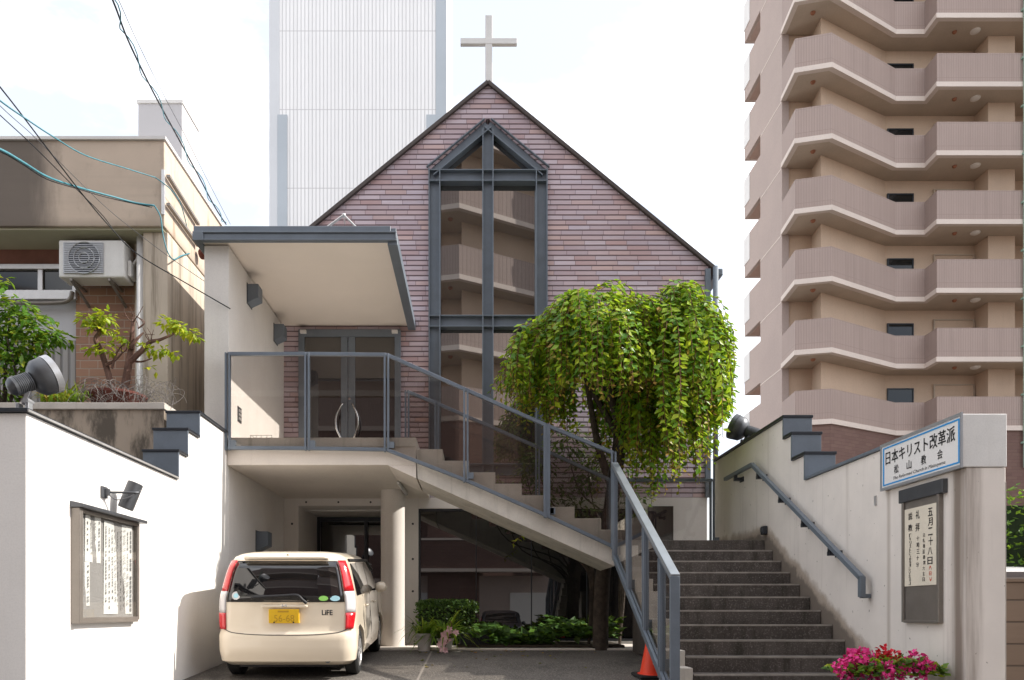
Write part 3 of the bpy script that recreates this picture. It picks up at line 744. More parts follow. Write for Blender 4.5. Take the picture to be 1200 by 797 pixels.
for (a, b, z0, z1) in papers:
    m = MB(); n = 8; vs = []
    for i in range(n+1):
        for j in range(2): vs.append((NX+.018+.006*math.sin(i*.9+j), a+(b-a)*i/n, z0 if j == 0 else z1))
    m.add(vs, [(2*i,2*i+2,2*i+3,2*i+1) for i in range(n)]); m.build('paper', M['paper'], nb)
    m = MB(); cols = max(3, int((b-a)/.055))
    for c_ in range(cols):
        y_ = a+.03+(b-a-.06)*c_/(cols-1); z_ = z1-.04-random.random()*.03
        end = z0+.04+random.random()*(z1-z0)*(.1 if b-a > .4 else .4)
        big = (b-a > .4) and c_ >= cols-1
        while z_ > end:
            L = random.uniform(.008,.03) if not big else .035
            m.box(NX+.0275,NX+.028,y_-(.011 if big else .006),y_+(.011 if big else .006),z_-L,z_)
            z_ -= L + random.choice((.006,.008,.03 if not big else .05))
    m.build('print', surf('grey_print', (.22,.22,.22), .05, 4, .8, grain=0), nb)
m = MB(); m.box(NX+.045,NX+.049,ya+.055,yb_-.04,zb0+.03,zt0-.03); m.build('board_glass', M['case_glass'], nb)

# board lamp on bracket
bl = empty('bracket_lamp', (-3.26,6.77,1.05), 'grey hooded lamp on a short arm above the notice board', 'wall lamp')
m = MB(); m.box(NX,NX+.02,6.70,6.80,1.0,1.1); m.box(NX+.02,NX+.06,6.735,6.765,1.02,1.08); m.build('wall_bracket', M['lamp_grey'], bl, bev=.004)
m = MB(); m.tube([(NX+.05,6.75,1.05),(NX+.22,6.86,1.065),(NX+.26,6.88,1.068)], .01, 8); m.build('arm', M['lamp_grey'], bl, smooth=True)
m = MB(); m.tube(catmull([(NX+.04,6.75,1.04),(NX+.10,6.79,.99),(NX+.2,6.85,1.03),(NX+.27,6.89,1.09)],5), .005, 6); m.build('flex', M['cable_grey'], bl, smooth=True)
c0 = P(153,581,6.95); ax = Vector((.33,.10,.94)).normalized(); 
m = MB(); m.lathe(c0, ax, [(-.125,.062),(-.12,.068),(.12,.068),(.125,.062)], 24); m.build('lamp_hood', M['lamp_grey'], bl, smooth=40)

# floodlights on the walls
def flood(base, ctr, ax, lab, s, dark=False):
    t = empty('floodlight', base, lab, 'floodlight')
    ctr, ax = Vector(ctr), Vector(ax).normalized(); a, b = (M['lamp_grey'], M['lamp_grey'] if dark else M['lamp_light'])
    m = MB(); m.lathe(ctr, ax, [(-.13*s,.05*s),(-.10*s,.12*s),(-.05*s,.162*s),(.03*s,.17*s),(.032*s,.165*s)], 36); m.build('lamp_drum', a, t, smooth=35)
    m = MB(); m.lathe(ctr, ax, [(.034*s,.165*s),(.036*s,.174*s),(.095*s,.176*s),(.10*s,.168*s),(.09*s,.15*s),(.085*s,.0)], 36); m.build('lamp_ring', b, t, smooth=35)
    m = MB(); pr = [(-.13*s,.075*s)]
    d = -.13*s
    for i in range(8):
        pr += [(d,.085*s),(d-.010*s,.085*s),(d-.010*s,.074*s),(d-.017*s,.074*s)]; d -= .017*s
    pr += [(d,.086*s),(d-.03*s,.085*s),(d-.06*s,.06*s),(d-.075*s,.02*s)]
    m.lathe(ctr, ax, pr, 28); m.build('lamp_housing', a, t, smooth=30)
    b0 = Vector(base); k = ctr - ax*.14*s - Vector((0,0,.10*s))
    m = MB(); m.box(b0.x-.05*s,b0.x+.09*s,b0.y-.05*s,b0.y+.05*s,b0.z,b0.z+.02*s); m.box(b0.x-.04*s,b0.x-.01*s,b0.y-.03,b0.y+.03,b0.z+.02*s,b0.z+.11*s); m.box(b0.x+.05*s,b0.x+.08*s,b0.y-.03,b0.y+.03,b0.z+.02*s,b0.z+.13*s)
    m.bar(b0+Vector((.02*s,0,.10*s)), k+Vector((0,0,.03*s)), .05*s, .04*s); m.build('lamp_bracket', b, t, bev=.004)
    m = MB(); m.lathe(b0+Vector((.06*s,-.05*s,.13*s)), (0,1,0), [(0,.026*s),(.1*s,.026*s)], 14); m.build('clamp_knob', b, t, smooth=40)
flood((-3.43,5.80,1.482), (-3.31,5.88,1.80), (.62,.60,.50), 'large grey floodlight on the left wall top aimed up at the church', .82)
flood((3.9,11.2,2.395), (3.86,11.3,2.70), (-.75,.45,.42), 'dark grey floodlight on the right wall top beside the tree', 1.05, True)
# ================================================================== neighbour house on the left
nh = empty('concrete_house', (-7,12,-1.5), 'weathered concrete house with flat overhanging roof on the left of the church', 'house')
m = MB(); m.box(-13,-4.205,10.36,17,5.2,6.36); m.build('roof_parapet', M['fascia'], nh, bev=.012)
m = MB(); m.box(-13,-4.18,10.33,17,6.36,6.40); m.build('roof_edge', M['tower_pale'], nh)
m = MB(); m.box(-13,-4.24,10.40,10.965,5.17,5.2); m.build('eave_soffit', surf('green_beige_soffit', (.42,.40,.29), .08, 1.5, .8), nh)
m = MB(); m.box(-4.54,-4.2,10.46,17,-1.5,5.17); m.build('side_wall', M['wing'], nh, bev=.01)
m = MB(); m.box(-13,-4.54,10.97,11.2,4.60,5.17); m.box(-5.68,-4.80,10.9,11.2,-1.5,4.6); m.build('brick_pier', M['pier_brick'], nh)
m = MB(); m.box(-13,-5.68,10.96,10.972,4.93,5.17); m.build('lintel_band', M['brick_plain'], nh)
m = MB(); m.box(-4.80,-4.54,10.8,11.2,-1.5,5.17); m.build('corner_wall', M['wing'], nh)
wn = MB()
for x in (-9.2,-6.19,-5.70): wn.box(x-.035,x+.035,10.9,10.97,4.55,4.92)
wn.box(-13,-5.66,10.88,10.97,4.86,4.93); wn.box(-13,-5.66,10.85,10.97,4.42,4.55)
w = wn.build('window_frame', M['alu'], nh, bev=.004)
m = MB(); m.box(-13,-5.7,10.935,10.965,4.5,4.9); m.build('pane', M['tower_win'], w)
m = MB(); m.box(-13,-5.68,10.955,10.966,3.3,4.43); m.build('frosted_pane', surf('frosted_glass', (.52,.52,.54), .05, 1.5, .35), w)
m = MB(); m.box(-7.2,-5.69,10.93,10.95,-1.0,3.86); m.build('curtain_sheet', M['fence_sheet'], nh)
m = MB(); m.tube([(-4.62,10.6,-1.5),(-4.62,10.6,5.17)], .062, 14); m.build('downpipe', M['white_paint'], nh, smooth=True)
m = MB(); m.box(-6.12,-5.32,13.9,14.7,6.4,9.2); m.build('roof_hut', M['grey_clad'], nh, bev=.01); m = MB(); m.box(-6.14,-5.30,13.88,14.72,9.2,9.26); m.build('hut_cap', M['white_paint'], nh)
for (a, b) in ((P(193,206,10.37),P(231,263,11.5)),(P(193,239,10.37),P(231,288,11.5))):
    a.x = b.x = -4.16; m = MB(); m.bar(a, b, .05, .035); m.build('cable_rail', M['bronze'], nh)
    q = b + Vector((.05,.05,-.1)); m = MB(); m.lathe(q, (1,-.3,0), [(-.05,.04),(-.03,.075),(0,.08),(.02,.05),(.05,.06),(.07,.03)], 14); m.build('insulator', M['terracotta'], nh, smooth=True)
m = MB(); m.box(-4.235,-4.195,10.33,10.36,5.35,5.95); m.build('cable_plate', M['alu'], nh)

# air conditioner outdoor unit hung below the eave
ac = empty('air_conditioner', (-5.2,10.6,4.5), 'white outdoor air conditioner unit on brackets under the concrete eave', 'air conditioner')
ax0, ax1, az0, az1, ay0, ay1 = -5.70, -4.80, 4.565, 5.075, 10.48, 10.78
m = MB(); m.box(ax0,ax1,ay0,ay1,az0,az1); m.build('unit_case', M['white_paint'], ac, bev=.02)
m = MB(); m.box(ax0+.07,ax0+.62,ay0-.012,ay0-.001,az0+.05,az1-.04); m.build('fan_panel', M['lamp_light'], ac, bev=.004)
m = MB(); cxx, czz = ax0+.36, (az0+az1)/2
m.lathe((cxx,ay0-.012,czz),(0,-1,0),[(0,.215),(.004,.215)],32); m.build('fan_opening', M['trim_dark'], ac)
g = MB()
for i in range(17):
    zz = az0+.055+i*.0255; g.box(ax0+.08,ax0+.61,ay0-.022,ay0-.017,zz-.004,zz+.004)
for rr in (.07,.14,.215):
    g.tube([(cxx+rr*math.cos(a*math.pi/12),ay0-.024,czz+rr*math.sin(a*math.pi/12)) for a in range(25)], .006, 5)
g.build('fan_grille', M['lamp_light'], ac)
for x in (ax0+.16, ax1-.22):
    m = MB(); m.bar((x,ay0+.02,az0-.02),(x,10.95,az0-.02),.035,.03); m.bar((x,ay0+.05,az0-.03),(x+.06,10.95,az0-.27),.03,.03); m.build('support_arm', M['bronze'], ac)
m = MB(); m.box(ax1+.002,ax1+.05,ay0+.08,ay1-.02,az0+.05,az0+.27); m.build('valve_cover', M['white_paint'], ac, bev=.015)
m = MB()
for k in (0,.04): m.tube(catmull([(ax1+.03,ay0+.18+k,az0+.24),(ax1+.10,ay0+.17+k,az0+.33),(ax1+.13,ay0+.2+k,az0+.45),(ax1+.08,ay0+.24+k,az1-.12)],5), .018, 8)
m.build('pipe', M['white_paint'], ac, smooth=True)
m = MB(); m.tube(catmull([(-6.6,10.84,4.36),(-5.95,10.84,4.36),(-5.75,10.84,4.40),(-5.70,10.84,4.52)],6), .028, 8); tag(m.build('drain_hose', M['bronze'], smooth=True, org=(-6,10.84,4.36)), 'brown pipe bending up below the house window to the air conditioner', 'pipe')

# planter in front of the house
pl = empty('concrete_planter', (-5.2,9.7,-1.5), 'stained concrete raised planter with pale ledge in front of the house', 'planter')
m = MB(); m.box(-7.5,-3.74,9.2,9.35,-1.5,2.42); m.box(-7.5,-3.74,10.2,10.33,-1.5,2.42); m.box(-3.88,-3.74,9.35,10.2,-1.5,2.42); m.build('planter_wall', M['planter'], pl)
m = MB(); m.box(-7.5,-3.72,9.17,9.37,2.422,2.50); m.box(-3.90,-3.72,9.37,10.33,2.422,2.50); m.build('ledge', surf('pale_ledge', (.50,.46,.41), .1, 3, .8, streak=.3), pl, bev=.006)
m = MB(); m.box(-7.5,-3.88,9.35,10.2,1.9,2.38); m.build('earth', M['soil'], pl)

def branch(m, pts, r0, r1, n=6):
    c = catmull(pts, 5); k = len(c); m.tube(c, [r0+(r1-r0)*i/(k-1) for i in range(k)], n)
def cluster(m, c, rad, n, L, mi=0, flat=.5, out=1.0, droop=.25):
    for _ in range(n):
        while True:
            q = Vector((random.uniform(-1,1),random.uniform(-1,1),random.uniform(-1,1)))
            if q.length < 1: break
        p = Vector(c) + Vector((q.x*rad[0], q.y*rad[1], q.z*rad[2]))
        d = (Vector((q.x,q.y,q.z*flat))*out + Vector((random.uniform(-.7,.7),random.uniform(-.7,.7),random.uniform(-.5,.3)-droop))).normalized()
        nr = Vector((random.uniform(-.5,.5),random.uniform(-.6,.3),1))
        m.mi = mi; l = L*random.uniform(.7,1.2); m.leaf(p, d, nr, l, l*.52)
# twisted shrub with yellow leaves
ts = empty('twisted_shrub', P(140,466,9.7), 'gnarled small shrub with bare twisted stems and bright yellow green leaf pads', 'shrub')
D = 9.7
m = MB()
Q = lambda a, b, dd=0: P(a, b, D+dd)
branch(m, [Q(137,470),Q(131,452),Q(124,428,.05),Q(117,408),Q(112,398,-.05),Q(116,390),Q(114,382,.05)], .05, .02)
branch(m, [Q(142,470),Q(147,450,.05),Q(151,425),Q(154,408,.05),Q(155,390),Q(156,377)], .062, .02)
branch(m, [Q(151,425),Q(165,412,-.05),Q(176,401),Q(188,398,-.05),Q(204,391)], .04, .012)
branch(m, [Q(153,408),Q(160,398),Q(168,390,.05)], .03, .01); branch(m, [Q(124,428),Q(135,422),Q(143,414)], .022, .008)
branch(m, [Q(131,432),Q(137,413),Q(146,402)], .018, .006); branch(m, [Q(151,422),Q(165,424),Q(178,420)], .018, .006)
for _ in range(16):
    a = random.choice([(155,378),(162,385),(112,388),(176,401),(143,414)])
    branch(m, [Q(*a), Q(a[0]+random.uniform(-8,8),a[1]-random.uniform(4,9),random.uniform(-.1,.1)), Q(a[0]+random.uniform(-13,13),a[1]-random.uniform(8,20),random.uniform(-.15,.15))], .008, .003, 4)
m.build('stem', surf('pinkish_bark', (.15,.085,.065), .35, 12, .9, grain=.6, gs=40), ts)
m = MB()
for (a, b, rx, rz__, n) in ((106,374,.14,.07,44),(122,371,.13,.08,44),(116,385,.17,.05,26),(125,404,.09,.05,18),(110,408,.09,.04,14),(130,413,.06,.03,8),(141,392,.06,.07,14),(150,400,.06,.05,10),(199,379,.13,.07,40),(215,387,.15,.06,40),(228,393,.06,.04,12),(185,408,.11,.07,26),(200,413,.09,.05,14),(172,405,.05,.05,10),(178,432,.03,.02,4)):
    cluster(m, Q(a,b), (rx,.14,rz__), int(n*1.3), .105)
m.build('foliage', M['leaf_yellow'], ts, fix=False)
bp = empty('terracotta_bowl', P(138,470,9.75), 'low red brown plant bowl half hidden on the planter ledge', 'plant pot')
m = MB(); c0 = P(138,481,9.75); m.lathe(c0, (0,0,1), [(0,.26),(.14,.33),(.16,.35),(.19,.35),(.19,.31),(.14,.28)], 28); m.build('bowl', M['terracotta'], bp, smooth=40)
m = MB(); m.lathe(c0+Vector((0,0,.15)), (0,0,1), [(0,.27),(.01,.27)], 20); m.build('bowl_soil', M['soil'], bp)
m = MB()
for _ in range(170):
    a = P(random.uniform(95,203), random.uniform(454,474), random.uniform(9.25,9.8)); r = random.uniform(.05,.22); t0 = random.uniform(0,6.28); e = random.uniform(2,5.5)
    ax1_ = Vector((random.uniform(-1,1),random.uniform(-.6,.6),random.uniform(-.4,.4))).normalized(); ax2_ = Vector((random.uniform(-.3,.3),random.uniform(-.5,.5),1)).normalized()
    pts = [a + ax1_*r*math.cos(t0+e*i/10) + ax2_*r*.75*math.sin(t0+e*i/10) for i in range(11)]
    pts = [Vector((p.x, min(max(p.y,9.2),9.9), max(p.z, 2.46+random.random()*.02))) for p in pts]
    m.tube(pts, random.uniform(.0015,.0035), 4)
tag(m.build('dry_twigs', M['dead_twig'], fix=False, org=(-4.2,9.5,2.5)), 'grey tangle of dry curly vine stems on the planter ledge', 'dry vine')
# leafy bush at left edge
lb = empty('leafy_bush', (-6.0,9.7,2.4), 'glossy green bush leaning in from the left edge above the planter', 'bush')
m = MB()
for k in range(7): branch(m, [Vector((-6.0,9.7,2.38)), Vector((-6.0+random.uniform(-.2,.3),9.7+random.uniform(-.2,.2),2.9)), P(random.uniform(-20,62),random.uniform(350,415),9.6+random.uniform(-.3,.3))], .03, .006)
m.build('stem', M['bark'], lb)
m = MB()
for (a, b, rx, rz__, n) in ((0,372,.30,.22,150),(20,362,.25,.13,120),(38,384,.26,.16,150),(56,392,.18,.09,70),(72,394,.10,.05,26),(10,400,.32,.20,170),(-25,390,.3,.3,150),(25,418,.26,.12,100),(8,432,.26,.15,100),(46,405,.15,.08,50),(-5,455,.25,.15,80),(62,372,.03,.02,3)):
    cluster(m, P(a,b,9.6), (rx,.28,rz__), n, .115)
cluster(m, P(6,332,9.5), (.09,.1,.09), 20, .13); cluster(m, P(-20,335,9.5), (.2,.1,.1), 40, .13)
m.build('foliage', leafmat('glossy_leaf', [(0,(.05,.15,.018)),(.5,(.11,.26,.03)),(.85,(.22,.38,.04)),(1,(.50,.45,.05))], .45, .3), lb, fix=False)
fg = empty('striped_grass', P(72,472,9.5), 'clump of arching orange and green grass blades on the planter', 'grass clump')
m = MB()
for _ in range(190):
    x = random.uniform(48,98); b = P(x, 471, random.uniform(9.35,9.8)); m.mi = 1 if (x < 80 and random.random() < .55) else 0
    m.blade(b, (random.uniform(-.9,.9),random.uniform(-.5,.3),random.uniform(.5,1.2)), random.uniform(.25,.5), .018, random.uniform(.3,.9))
m.build('blade', [M['leaf_grass'], M['leaf_autumn']], fg, fix=False); 
fg.children[0]['kind'] = 'stuff'

# ================================================================== apartment tower on the right
tw = empty('apartment_tower', (13.1,32.9,-1.5), 'tall brown tiled apartment block with zigzag balcony fronts on the right', 'apartment block')
A0, A, B_, C_, D_, E_, G_ = (13.1,32.9),(12.96,31.19),(14.28,30.86),(17.95,32.9),(19.23,32.9),(19.2,32.0),(30,32.0)
front = [A0, A, B_, C_, D_, E_, G_]
def inset(path, t):                      # path offset to the building side
    out = []; n = len(path)
    for i in range(n):
        p = Vector((*path[i],0)); 
        a = (p-Vector((*path[i-1],0))).normalized() if i else None
        b = (Vector((*path[i+1],0))-p).normalized() if i < n-1 else None
        if a is None: a = b
        if b is None: b = a
        na, nb_ = Vector((-a.y,a.x,0)), Vector((-b.y,b.x,0)); nn = (na+nb_); nn /= max(nn.length_squared/2, .3)
        q = p + nn*t; out.append((q.x,q.y))
    return out
inn = inset(front, .16); bandp = inset(front, -.05)
def ribbon(m, pa, pb, z0, z1):
    for i in range(len(pa)-1):
        a, b, c, d = pa[i], pa[i+1], pb[i+1], pb[i]
        m.add([(*a,z0),(*b,z0),(*c,z0),(*d,z0),(*a,z1),(*b,z1),(*c,z1),(*d,z1)], [(0,3,2,1),(4,5,6,7),(0,1,5,4),(2,3,7,6)] + ([(3,0,4,7)] if i == 0 else []) + ([(1,2,6,5)] if i == len(pa)-2 else []))
def make_tower(tw, ktop, ztop, main=False):
    H = 2.862; Z0 = 21.86
    wall_poly = [(13.12,32.95),(14.42,32.95),(14.36,31.97),(18.05,33.9),(30,33.9),(30,43),(13.12,43)]
    m = MB(); m.prism(wall_poly[1:5]+[(30,36),(14.42,36)], 'z', -1.5, ztop); m.build('inner_wall', M['beige_wall'], tw)
    m = MB(); m.box(13.13,14.42,33.0,33.2,-1.5,ztop); m.build('recess_wall', M['beige_wall'], tw)
    m = MB(); m.box(13.1,13.4,32.9,35.4,-1.5,ztop); m.box(14.6,30,36.0,36.2,-1.5,ztop); m.box(14.2,14.42,33.2,36.2,-1.5,ztop); m.build('side_wall', M['tile_side'], tw)
    for k in range(-5, ktop):
        zb = Z0 + k*H                        # underside of the pale band
        m = MB(); ribbon(m, front, inn, zb+.2, zb+1.42); m.build('balcony', M['tile'], tw)
        m = MB(); ribbon(m, bandp, inn, zb, zb+.2); m.build('balcony_band', M['tower_band'], tw)
        m = MB(); sp_ = inset(front,.12); m.prism([(13.2,32.96)] + [p for p in sp_[1:]] + [(30,34.2),(18.0,34.2),(14.5,32.96)], 'z', zb+.02, zb+.19); m.build('balcony_slab', M['tower_soffit'], tw)
        m = MB(); m.box(18.12,19.28,33.86,33.95,zb+1.0,zb+2.30); w = m.build('window', M['tower_win'], tw)
        m = MB(); m.box(18.12,18.17,33.83,33.86,zb+1.0,zb+2.3); m.box(19.23,19.28,33.83,33.86,zb+1.0,zb+2.3); m.box(18.17,19.23,33.83,33.86,zb+2.25,zb+2.3); m.build('window_frame', M['trim_dark'], w)
        m = MB(); m.box(22.0,23.15,33.0,33.9,zb+.2,zb+H+.02); m.build('pillar', M['beige_wall'], tw)
        m = MB(); m.box(20.2,21.9,33.84,33.9,zb+.2,zb+2.42); dd = m.build('door', M['beige_wall'], tw)
        m = MB(); m.box(20.15,20.2,33.80,33.9,zb+.2,zb+2.47); m.box(21.9,21.95,33.80,33.9,zb+.2,zb+2.47); m.box(20.2,21.9,33.80,33.9,zb+2.42,zb+2.47); m.build('door_frame', M['tower_soffit'], dd)
        for (x, y, rr, mt) in ((13.9,31.7,.10,'lamp_rust'),(20.4,32.75,.09,'lamp_rust'),(21.25,32.7,.2,'lamp_dome')):
            m = MB(); m.lathe((x,y,zb+.02),(0,0,-1),[(0,rr),(.05,rr*.95),(.09,rr*.6),(.1,.01)],16); m.build('ceiling_light', M[mt], tw, smooth=40)
        # rear balcony seen on the side
        m = MB(); m.box(13.1,13.26,35.4,37.5,zb+.15,zb+2.05); m.box(13.26,14.2,37.34,37.5,zb+.15,zb+2.05); m.build('rear_balcony', M['tile_side'], tw)
        m = MB(); m.box(13.075,13.1,36.75,37.52,zb+.75,zb+2.02); m.build('end_panel', M['tower_pale'], tw)
        m = MB(); m.box(13.09,13.1,32.95,35.4,zb+.0,zb+.05); m.build('side_joint', M['tower_band'], tw)
    if main:
        m = MB(); m.box(26,30,29.3,31.99,-1.5,41); m.build('sun_block_wing', M['tile_side'], tw)  # unseen block added to keep the sun off the slanted balcony fronts
    m = MB(); ribbon(m, inset(front,.02), inn, -1.5, Z0-5*H-.001-.0); m.build('base_wall', M['tower_dark'], tw)
    m = MB(); m.box(13.12,13.4,35.4,37.4,-1.5,Z0-5*H); m.build('base_side', M['tower_dark'], tw)
    m = MB(); m.tube([(22.78,31.9,6),(22.78,31.9,ztop)], .05, 8); 
    for z in range(7,int(ztop),2): m.box(22.7,22.86,31.88,32.02,z,z+.08)
    m.build('drainpipe', M['green_pipe'], tw)
make_tower(tw, 4, 31, True)
# blocks of the same kind across the street, seen mirrored in the church windows
def mirrored(ktop, ztop, loc, lab):
    t = empty('apartment_tower', (13.1,32.9,-1.5), lab, 'apartment block'); make_tower(t, ktop, ztop)
    t.location = loc; t.scale = (1.15,-1.15,1.15)
mirrored(1, 24, (-2.15,-11.7,-1.5), 'brown balcony block across the street, seen only reflected in the church windows')
mirrored(-3, 12.2, (-21.75,-12.7,-1.5), 'lower brown balcony block across the street, mirrored in the porch door')
ga = empty('garage', (0,-10,-1.5), 'low garage row with brown parapet across the street, mirrored in the dark window', 'garage')
m = MB(); m.box(-9,9,-10.4,-9.9,-1.5,1.7); m.build('garage_wall', M['tile_side'], ga)
m = MB(); m.box(-4,3.2,-9.9,-9.0,2.0,3.3); m.build('parapet', M['tower_dark'], ga)
m = MB(); m.box(-4.05,3.25,-9.9,-8.95,3.3,3.4); m.box(-4.05,3.25,-9.9,-8.95,1.85,2.0); m.build('parapet_band', M['tower_band'], ga)
for x in (-5.6,-1.4,2.8,6.6):
    m = MB(); m.box(x-1.2,x+1.2,-9.9,-9.86,-1.45,.9); m.build('shutter', M['tower_pale'] if x > 2 else M['grey_clad'], ga)
# pale tower behind the church
bt = empty('corrugated_tower', (-6.5,42,-1.5), 'very tall white corrugated windowless tower rising behind the church', 'tower')
m = MB(); m.box(-11.3,-1.63,42,52,-1.5,46); m.build('cladding', M['corr'], bt)
m = MB(); m.box(-11.31,-10.75,41.96,42,-1.5,46); m.build('edge_strip', surf('pale_strip', (.64,.65,.67), .04, .3, .6, grain=0), bt)
m = MB(); m.box(-10.85,-10.32,41.93,41.96,-1.5,27.15); m.build('vent_strip', M['strip'], bt)
m = MB(); m.box(-2.2,-1.62,41.95,42,-1.5,46); m.build('edge_strip', M['strip'], bt)
m = MB(); m.box(-2.72,-2.2,41.93,42,-1.5,27.15); m.build('vent_strip', M['strip'], bt)

# ================================================================== car
LV = [(.17,.69,.13,3.28,.15,.03),(.22,.745,.03,3.36,.17,.04),(.34,.765,.0,3.39,.18,.05),(.50,.765,.0,3.39,.18,.05),(.535,.758,.018,3.385,.17,.05),(.56,.75,.032,3.38,.155,.05),(.75,.75,.045,3.36,.15,.05),(.88,.745,.055,3.25,.145,.05),(.935,.738,.063,2.98,.145,.05),(1.0,.722,.078,2.66,.14,.05),(1.1,.70,.105,2.48,.135,.05),(1.2,.677,.135,2.30,.13,.05),(1.31,.645,.172,2.08,.13,.05),(1.37,.615,.205,1.93,.13,.05),(1.405,.55,.26,1.75,.13,.05),(1.425,.46,.36,1.6,.12,.05),(1.435,.34,.52,1.4,.1,.03)]
def lv(z):
    z = min(max(z, LV[0][0]), LV[-1][0])
    for a, b in zip(LV[:-1], LV[1:]):
        if z <= b[0]:
            t = (z-a[0])/(b[0]-a[0]); return [x+(y-x)*t for x, y in zip(a[1:], b[1:])]
def skin(u, z, off=0, sgn=1):            # u: 0..1 rear half, 1..2 corner, 2..3 side
    w, r, f, Rr, bow = lv(z); s = abs(u); k = w-Rr
    if s <= 1:
        x = s*k; p = (x, r+bow*(x/w)**2-off)
    elif s <= 2:
        th = -math.pi/2 + (s-1)*math.pi/2; yb = r+bow*(k/w)**2
        p = (k+(Rr+off)*math.cos(th), yb+Rr+(Rr+off)*math.sin(th))
    else:
        y0_ = r+bow*(k/w)**2+Rr; p = (w+off, y0_+(s-2)*(f-Rr-y0_))
    return ((p[0] if u >= 0 else -p[0])*sgn, p[1], z)
def skin_y(y, z, off, sgn): return ((lv(z)[0]+off)*sgn, y, z)
def make_car(loc, rot, paint, label, dark=False):
    t = empty('parked_car', (0,0,0), label, 'car')
    m = MB(); rings = []
    zs = []
    for a, b in zip(LV[:-1], LV[1:]):
        n = max(1, int((b[0]-a[0])/.05))
        zs += [a[0]+(b[0]-a[0])*i/n for i in range(n)]
    zs.append(LV[-1][0]); vs = []
    us = [i/6 for i in range(6)] + [1+i/6 for i in range(6)] + [2+i/10 for i in range(11)]
    n = 0
    for z in zs:
        w, r, f, Rr, bow = lv(z)
        right = [skin(u, z) for u in us]
        k = w-Rr; fc = []
        for i in range(1,7):
            th = i/6*math.pi/2; fc.append((k+Rr*math.cos(th), f-Rr+Rr*math.sin(th), z))
        fr = [(k*(1-i/4), f+.03*(1-(1-i/4)**2), z) for i in range(1,4)]
        half = right + fc + fr
        ring = half + [(0, f+.03, z)] + [(-p[0], p[1], z) for p in reversed(half[1:])]
        n = len(ring); vs += ring
    k = len(zs)
    fs = [(i*n+j, i*n+(j+1)%n, (i+1)*n+(j+1)%n, (i+1)*n+j) for i in range(k-1) for j in range(n)]
    fs += [tuple(range(n-1,-1,-1)), tuple((k-1)*n+j for j in range(n))]
    m.add(vs, fs); body = m.build('body', paint, t)
    c = MB()
    for y in (.60,2.86): c.lathe((-1.2,y,.27),(1,0,0),[(0,.315),(2.4,.315)],32)
    cut = c.build('cutter', paint)
    bo = body.modifiers.new('b','BOOLEAN'); bo.object = cut; bo.operation = 'DIFFERENCE'; bo.solver = 'EXACT'
    bpy.context.view_layer.update()
    me = bpy.data.meshes.new_from_object(body.evaluated_get(bpy.context.evaluated_depsgraph_get()))
    body.modifiers.clear(); body.data = me; bpy.data.objects.remove(cut)
    me.materials.clear(); me.materials.append(paint)
    me.polygons.foreach_set('material_index', [0]*len(me.polygons))
    me.polygons.foreach_set('use_smooth', [True]*len(me.polygons)); me.set_sharp_from_angle(angle=R(32))
    def panel(rows, off, mat, name, nu=14, parent=t, sgn=1, th=0):
        m = MB(); vs = []
        for z, u0, u1 in rows:
            for i in range(nu+1): vs.append(skin(u0+(u1-u0)*i/nu, z, off, sgn))
        m.add(vs, [(j*(nu+1)+i, j*(nu+1)+i+1, (j+1)*(nu+1)+i+1, (j+1)*(nu+1)+i) for j in range(len(rows)-1) for i in range(nu)])
        o = m.build(name, mat, parent, smooth=True)
        so = o.modifiers.new('s','SOLIDIFY'); so.thickness = th or .006; so.offset = 0
        return o
    Z = lambda a, b, k=6: [a+(b-a)*i/k for i in range(k+1)]
    # tailgate gap, window, lamps
    panel([(z, -1.2, 1.2) for z in Z(.875,1.325)], .004, M['plastic_dark'], 'tailgate_frame')
    panel([(z, -1.16, 1.16) for z in Z(.885,1.315)], .008, M['car_glass'], 'rear_window')
    m = MB()
    gp = [skin(u, .515+.06*min(1,abs(u)/1.3)**3, .003) for u in [-1.35+2.7*i/30 for i in range(31)]]
    m.tube(gp, .0045, 5); m.build('tailgate_gap', M['plastic_dark'], t)
    for s in (-1,1):
        for (z0, z1, mt) in ((.575,.755,'lens_red'),(.757,.99,'lens_clear'),(.992,1.33,'lens_red')):
            rows = []
            for z in Z(z0,z1,5):
                e = (z-.575)/.755
                rows.append((z, 1.24, 1.24+.68*min(1,.55+.45*math.sin(min(1,e*1.5)*1.57))*(1-.35*max(0,e-.45)/.55)))
            panel(rows, .010, M[mt], 'tail_light', 8, sgn=s, th=.02)
        panel([(z, 1.26, 1.5) for z in (1.05,1.3)], .009, M['lens_red'], 'lamp_side', 4, sgn=s)
    # side windows, door gaps, handle, mirror
    for s in (-1,1):
        for (ya, yb, yc, yd, zt) in ((.42,.92,.50,.92,1.30),(.96,1.62,.96,1.62,1.31),(1.68,2.62,1.68,2.12,1.31)):
            m = MB(); vs = []
            for i in range(6):
                q = i/5; z = .93+(zt-.93)*q; a = ya+(yc-ya)*q; b = yb+(yd-yb)*q
                for j in range(5): vs.append(skin_y(a+(b-a)*j/4, z, .006, s))
            m.add(vs, [(i*5+j,i*5+j+1,(i+1)*5+j+1,(i+1)*5+j) for i in range(5) for j in range(4)]); o = m.build('side_window', M['car_glass'], t, smooth=True)
        m = MB(); m.tube([skin_y(y, 1.335, .012, s) for y in (.45,.9,1.4,1.9,2.1)] + [skin_y(2.4,1.2,.012,s)], .018, 6); m.build('window_visor', M['plastic_dark'], t)
        for y in (.94, 1.65, 2.62):
            m = MB(); m.tube([skin_y(y, z, .001, s) for z in (.3,.5,.7,.92)], .0045, 4); m.build('door_gap', M['plastic_dark'], t)
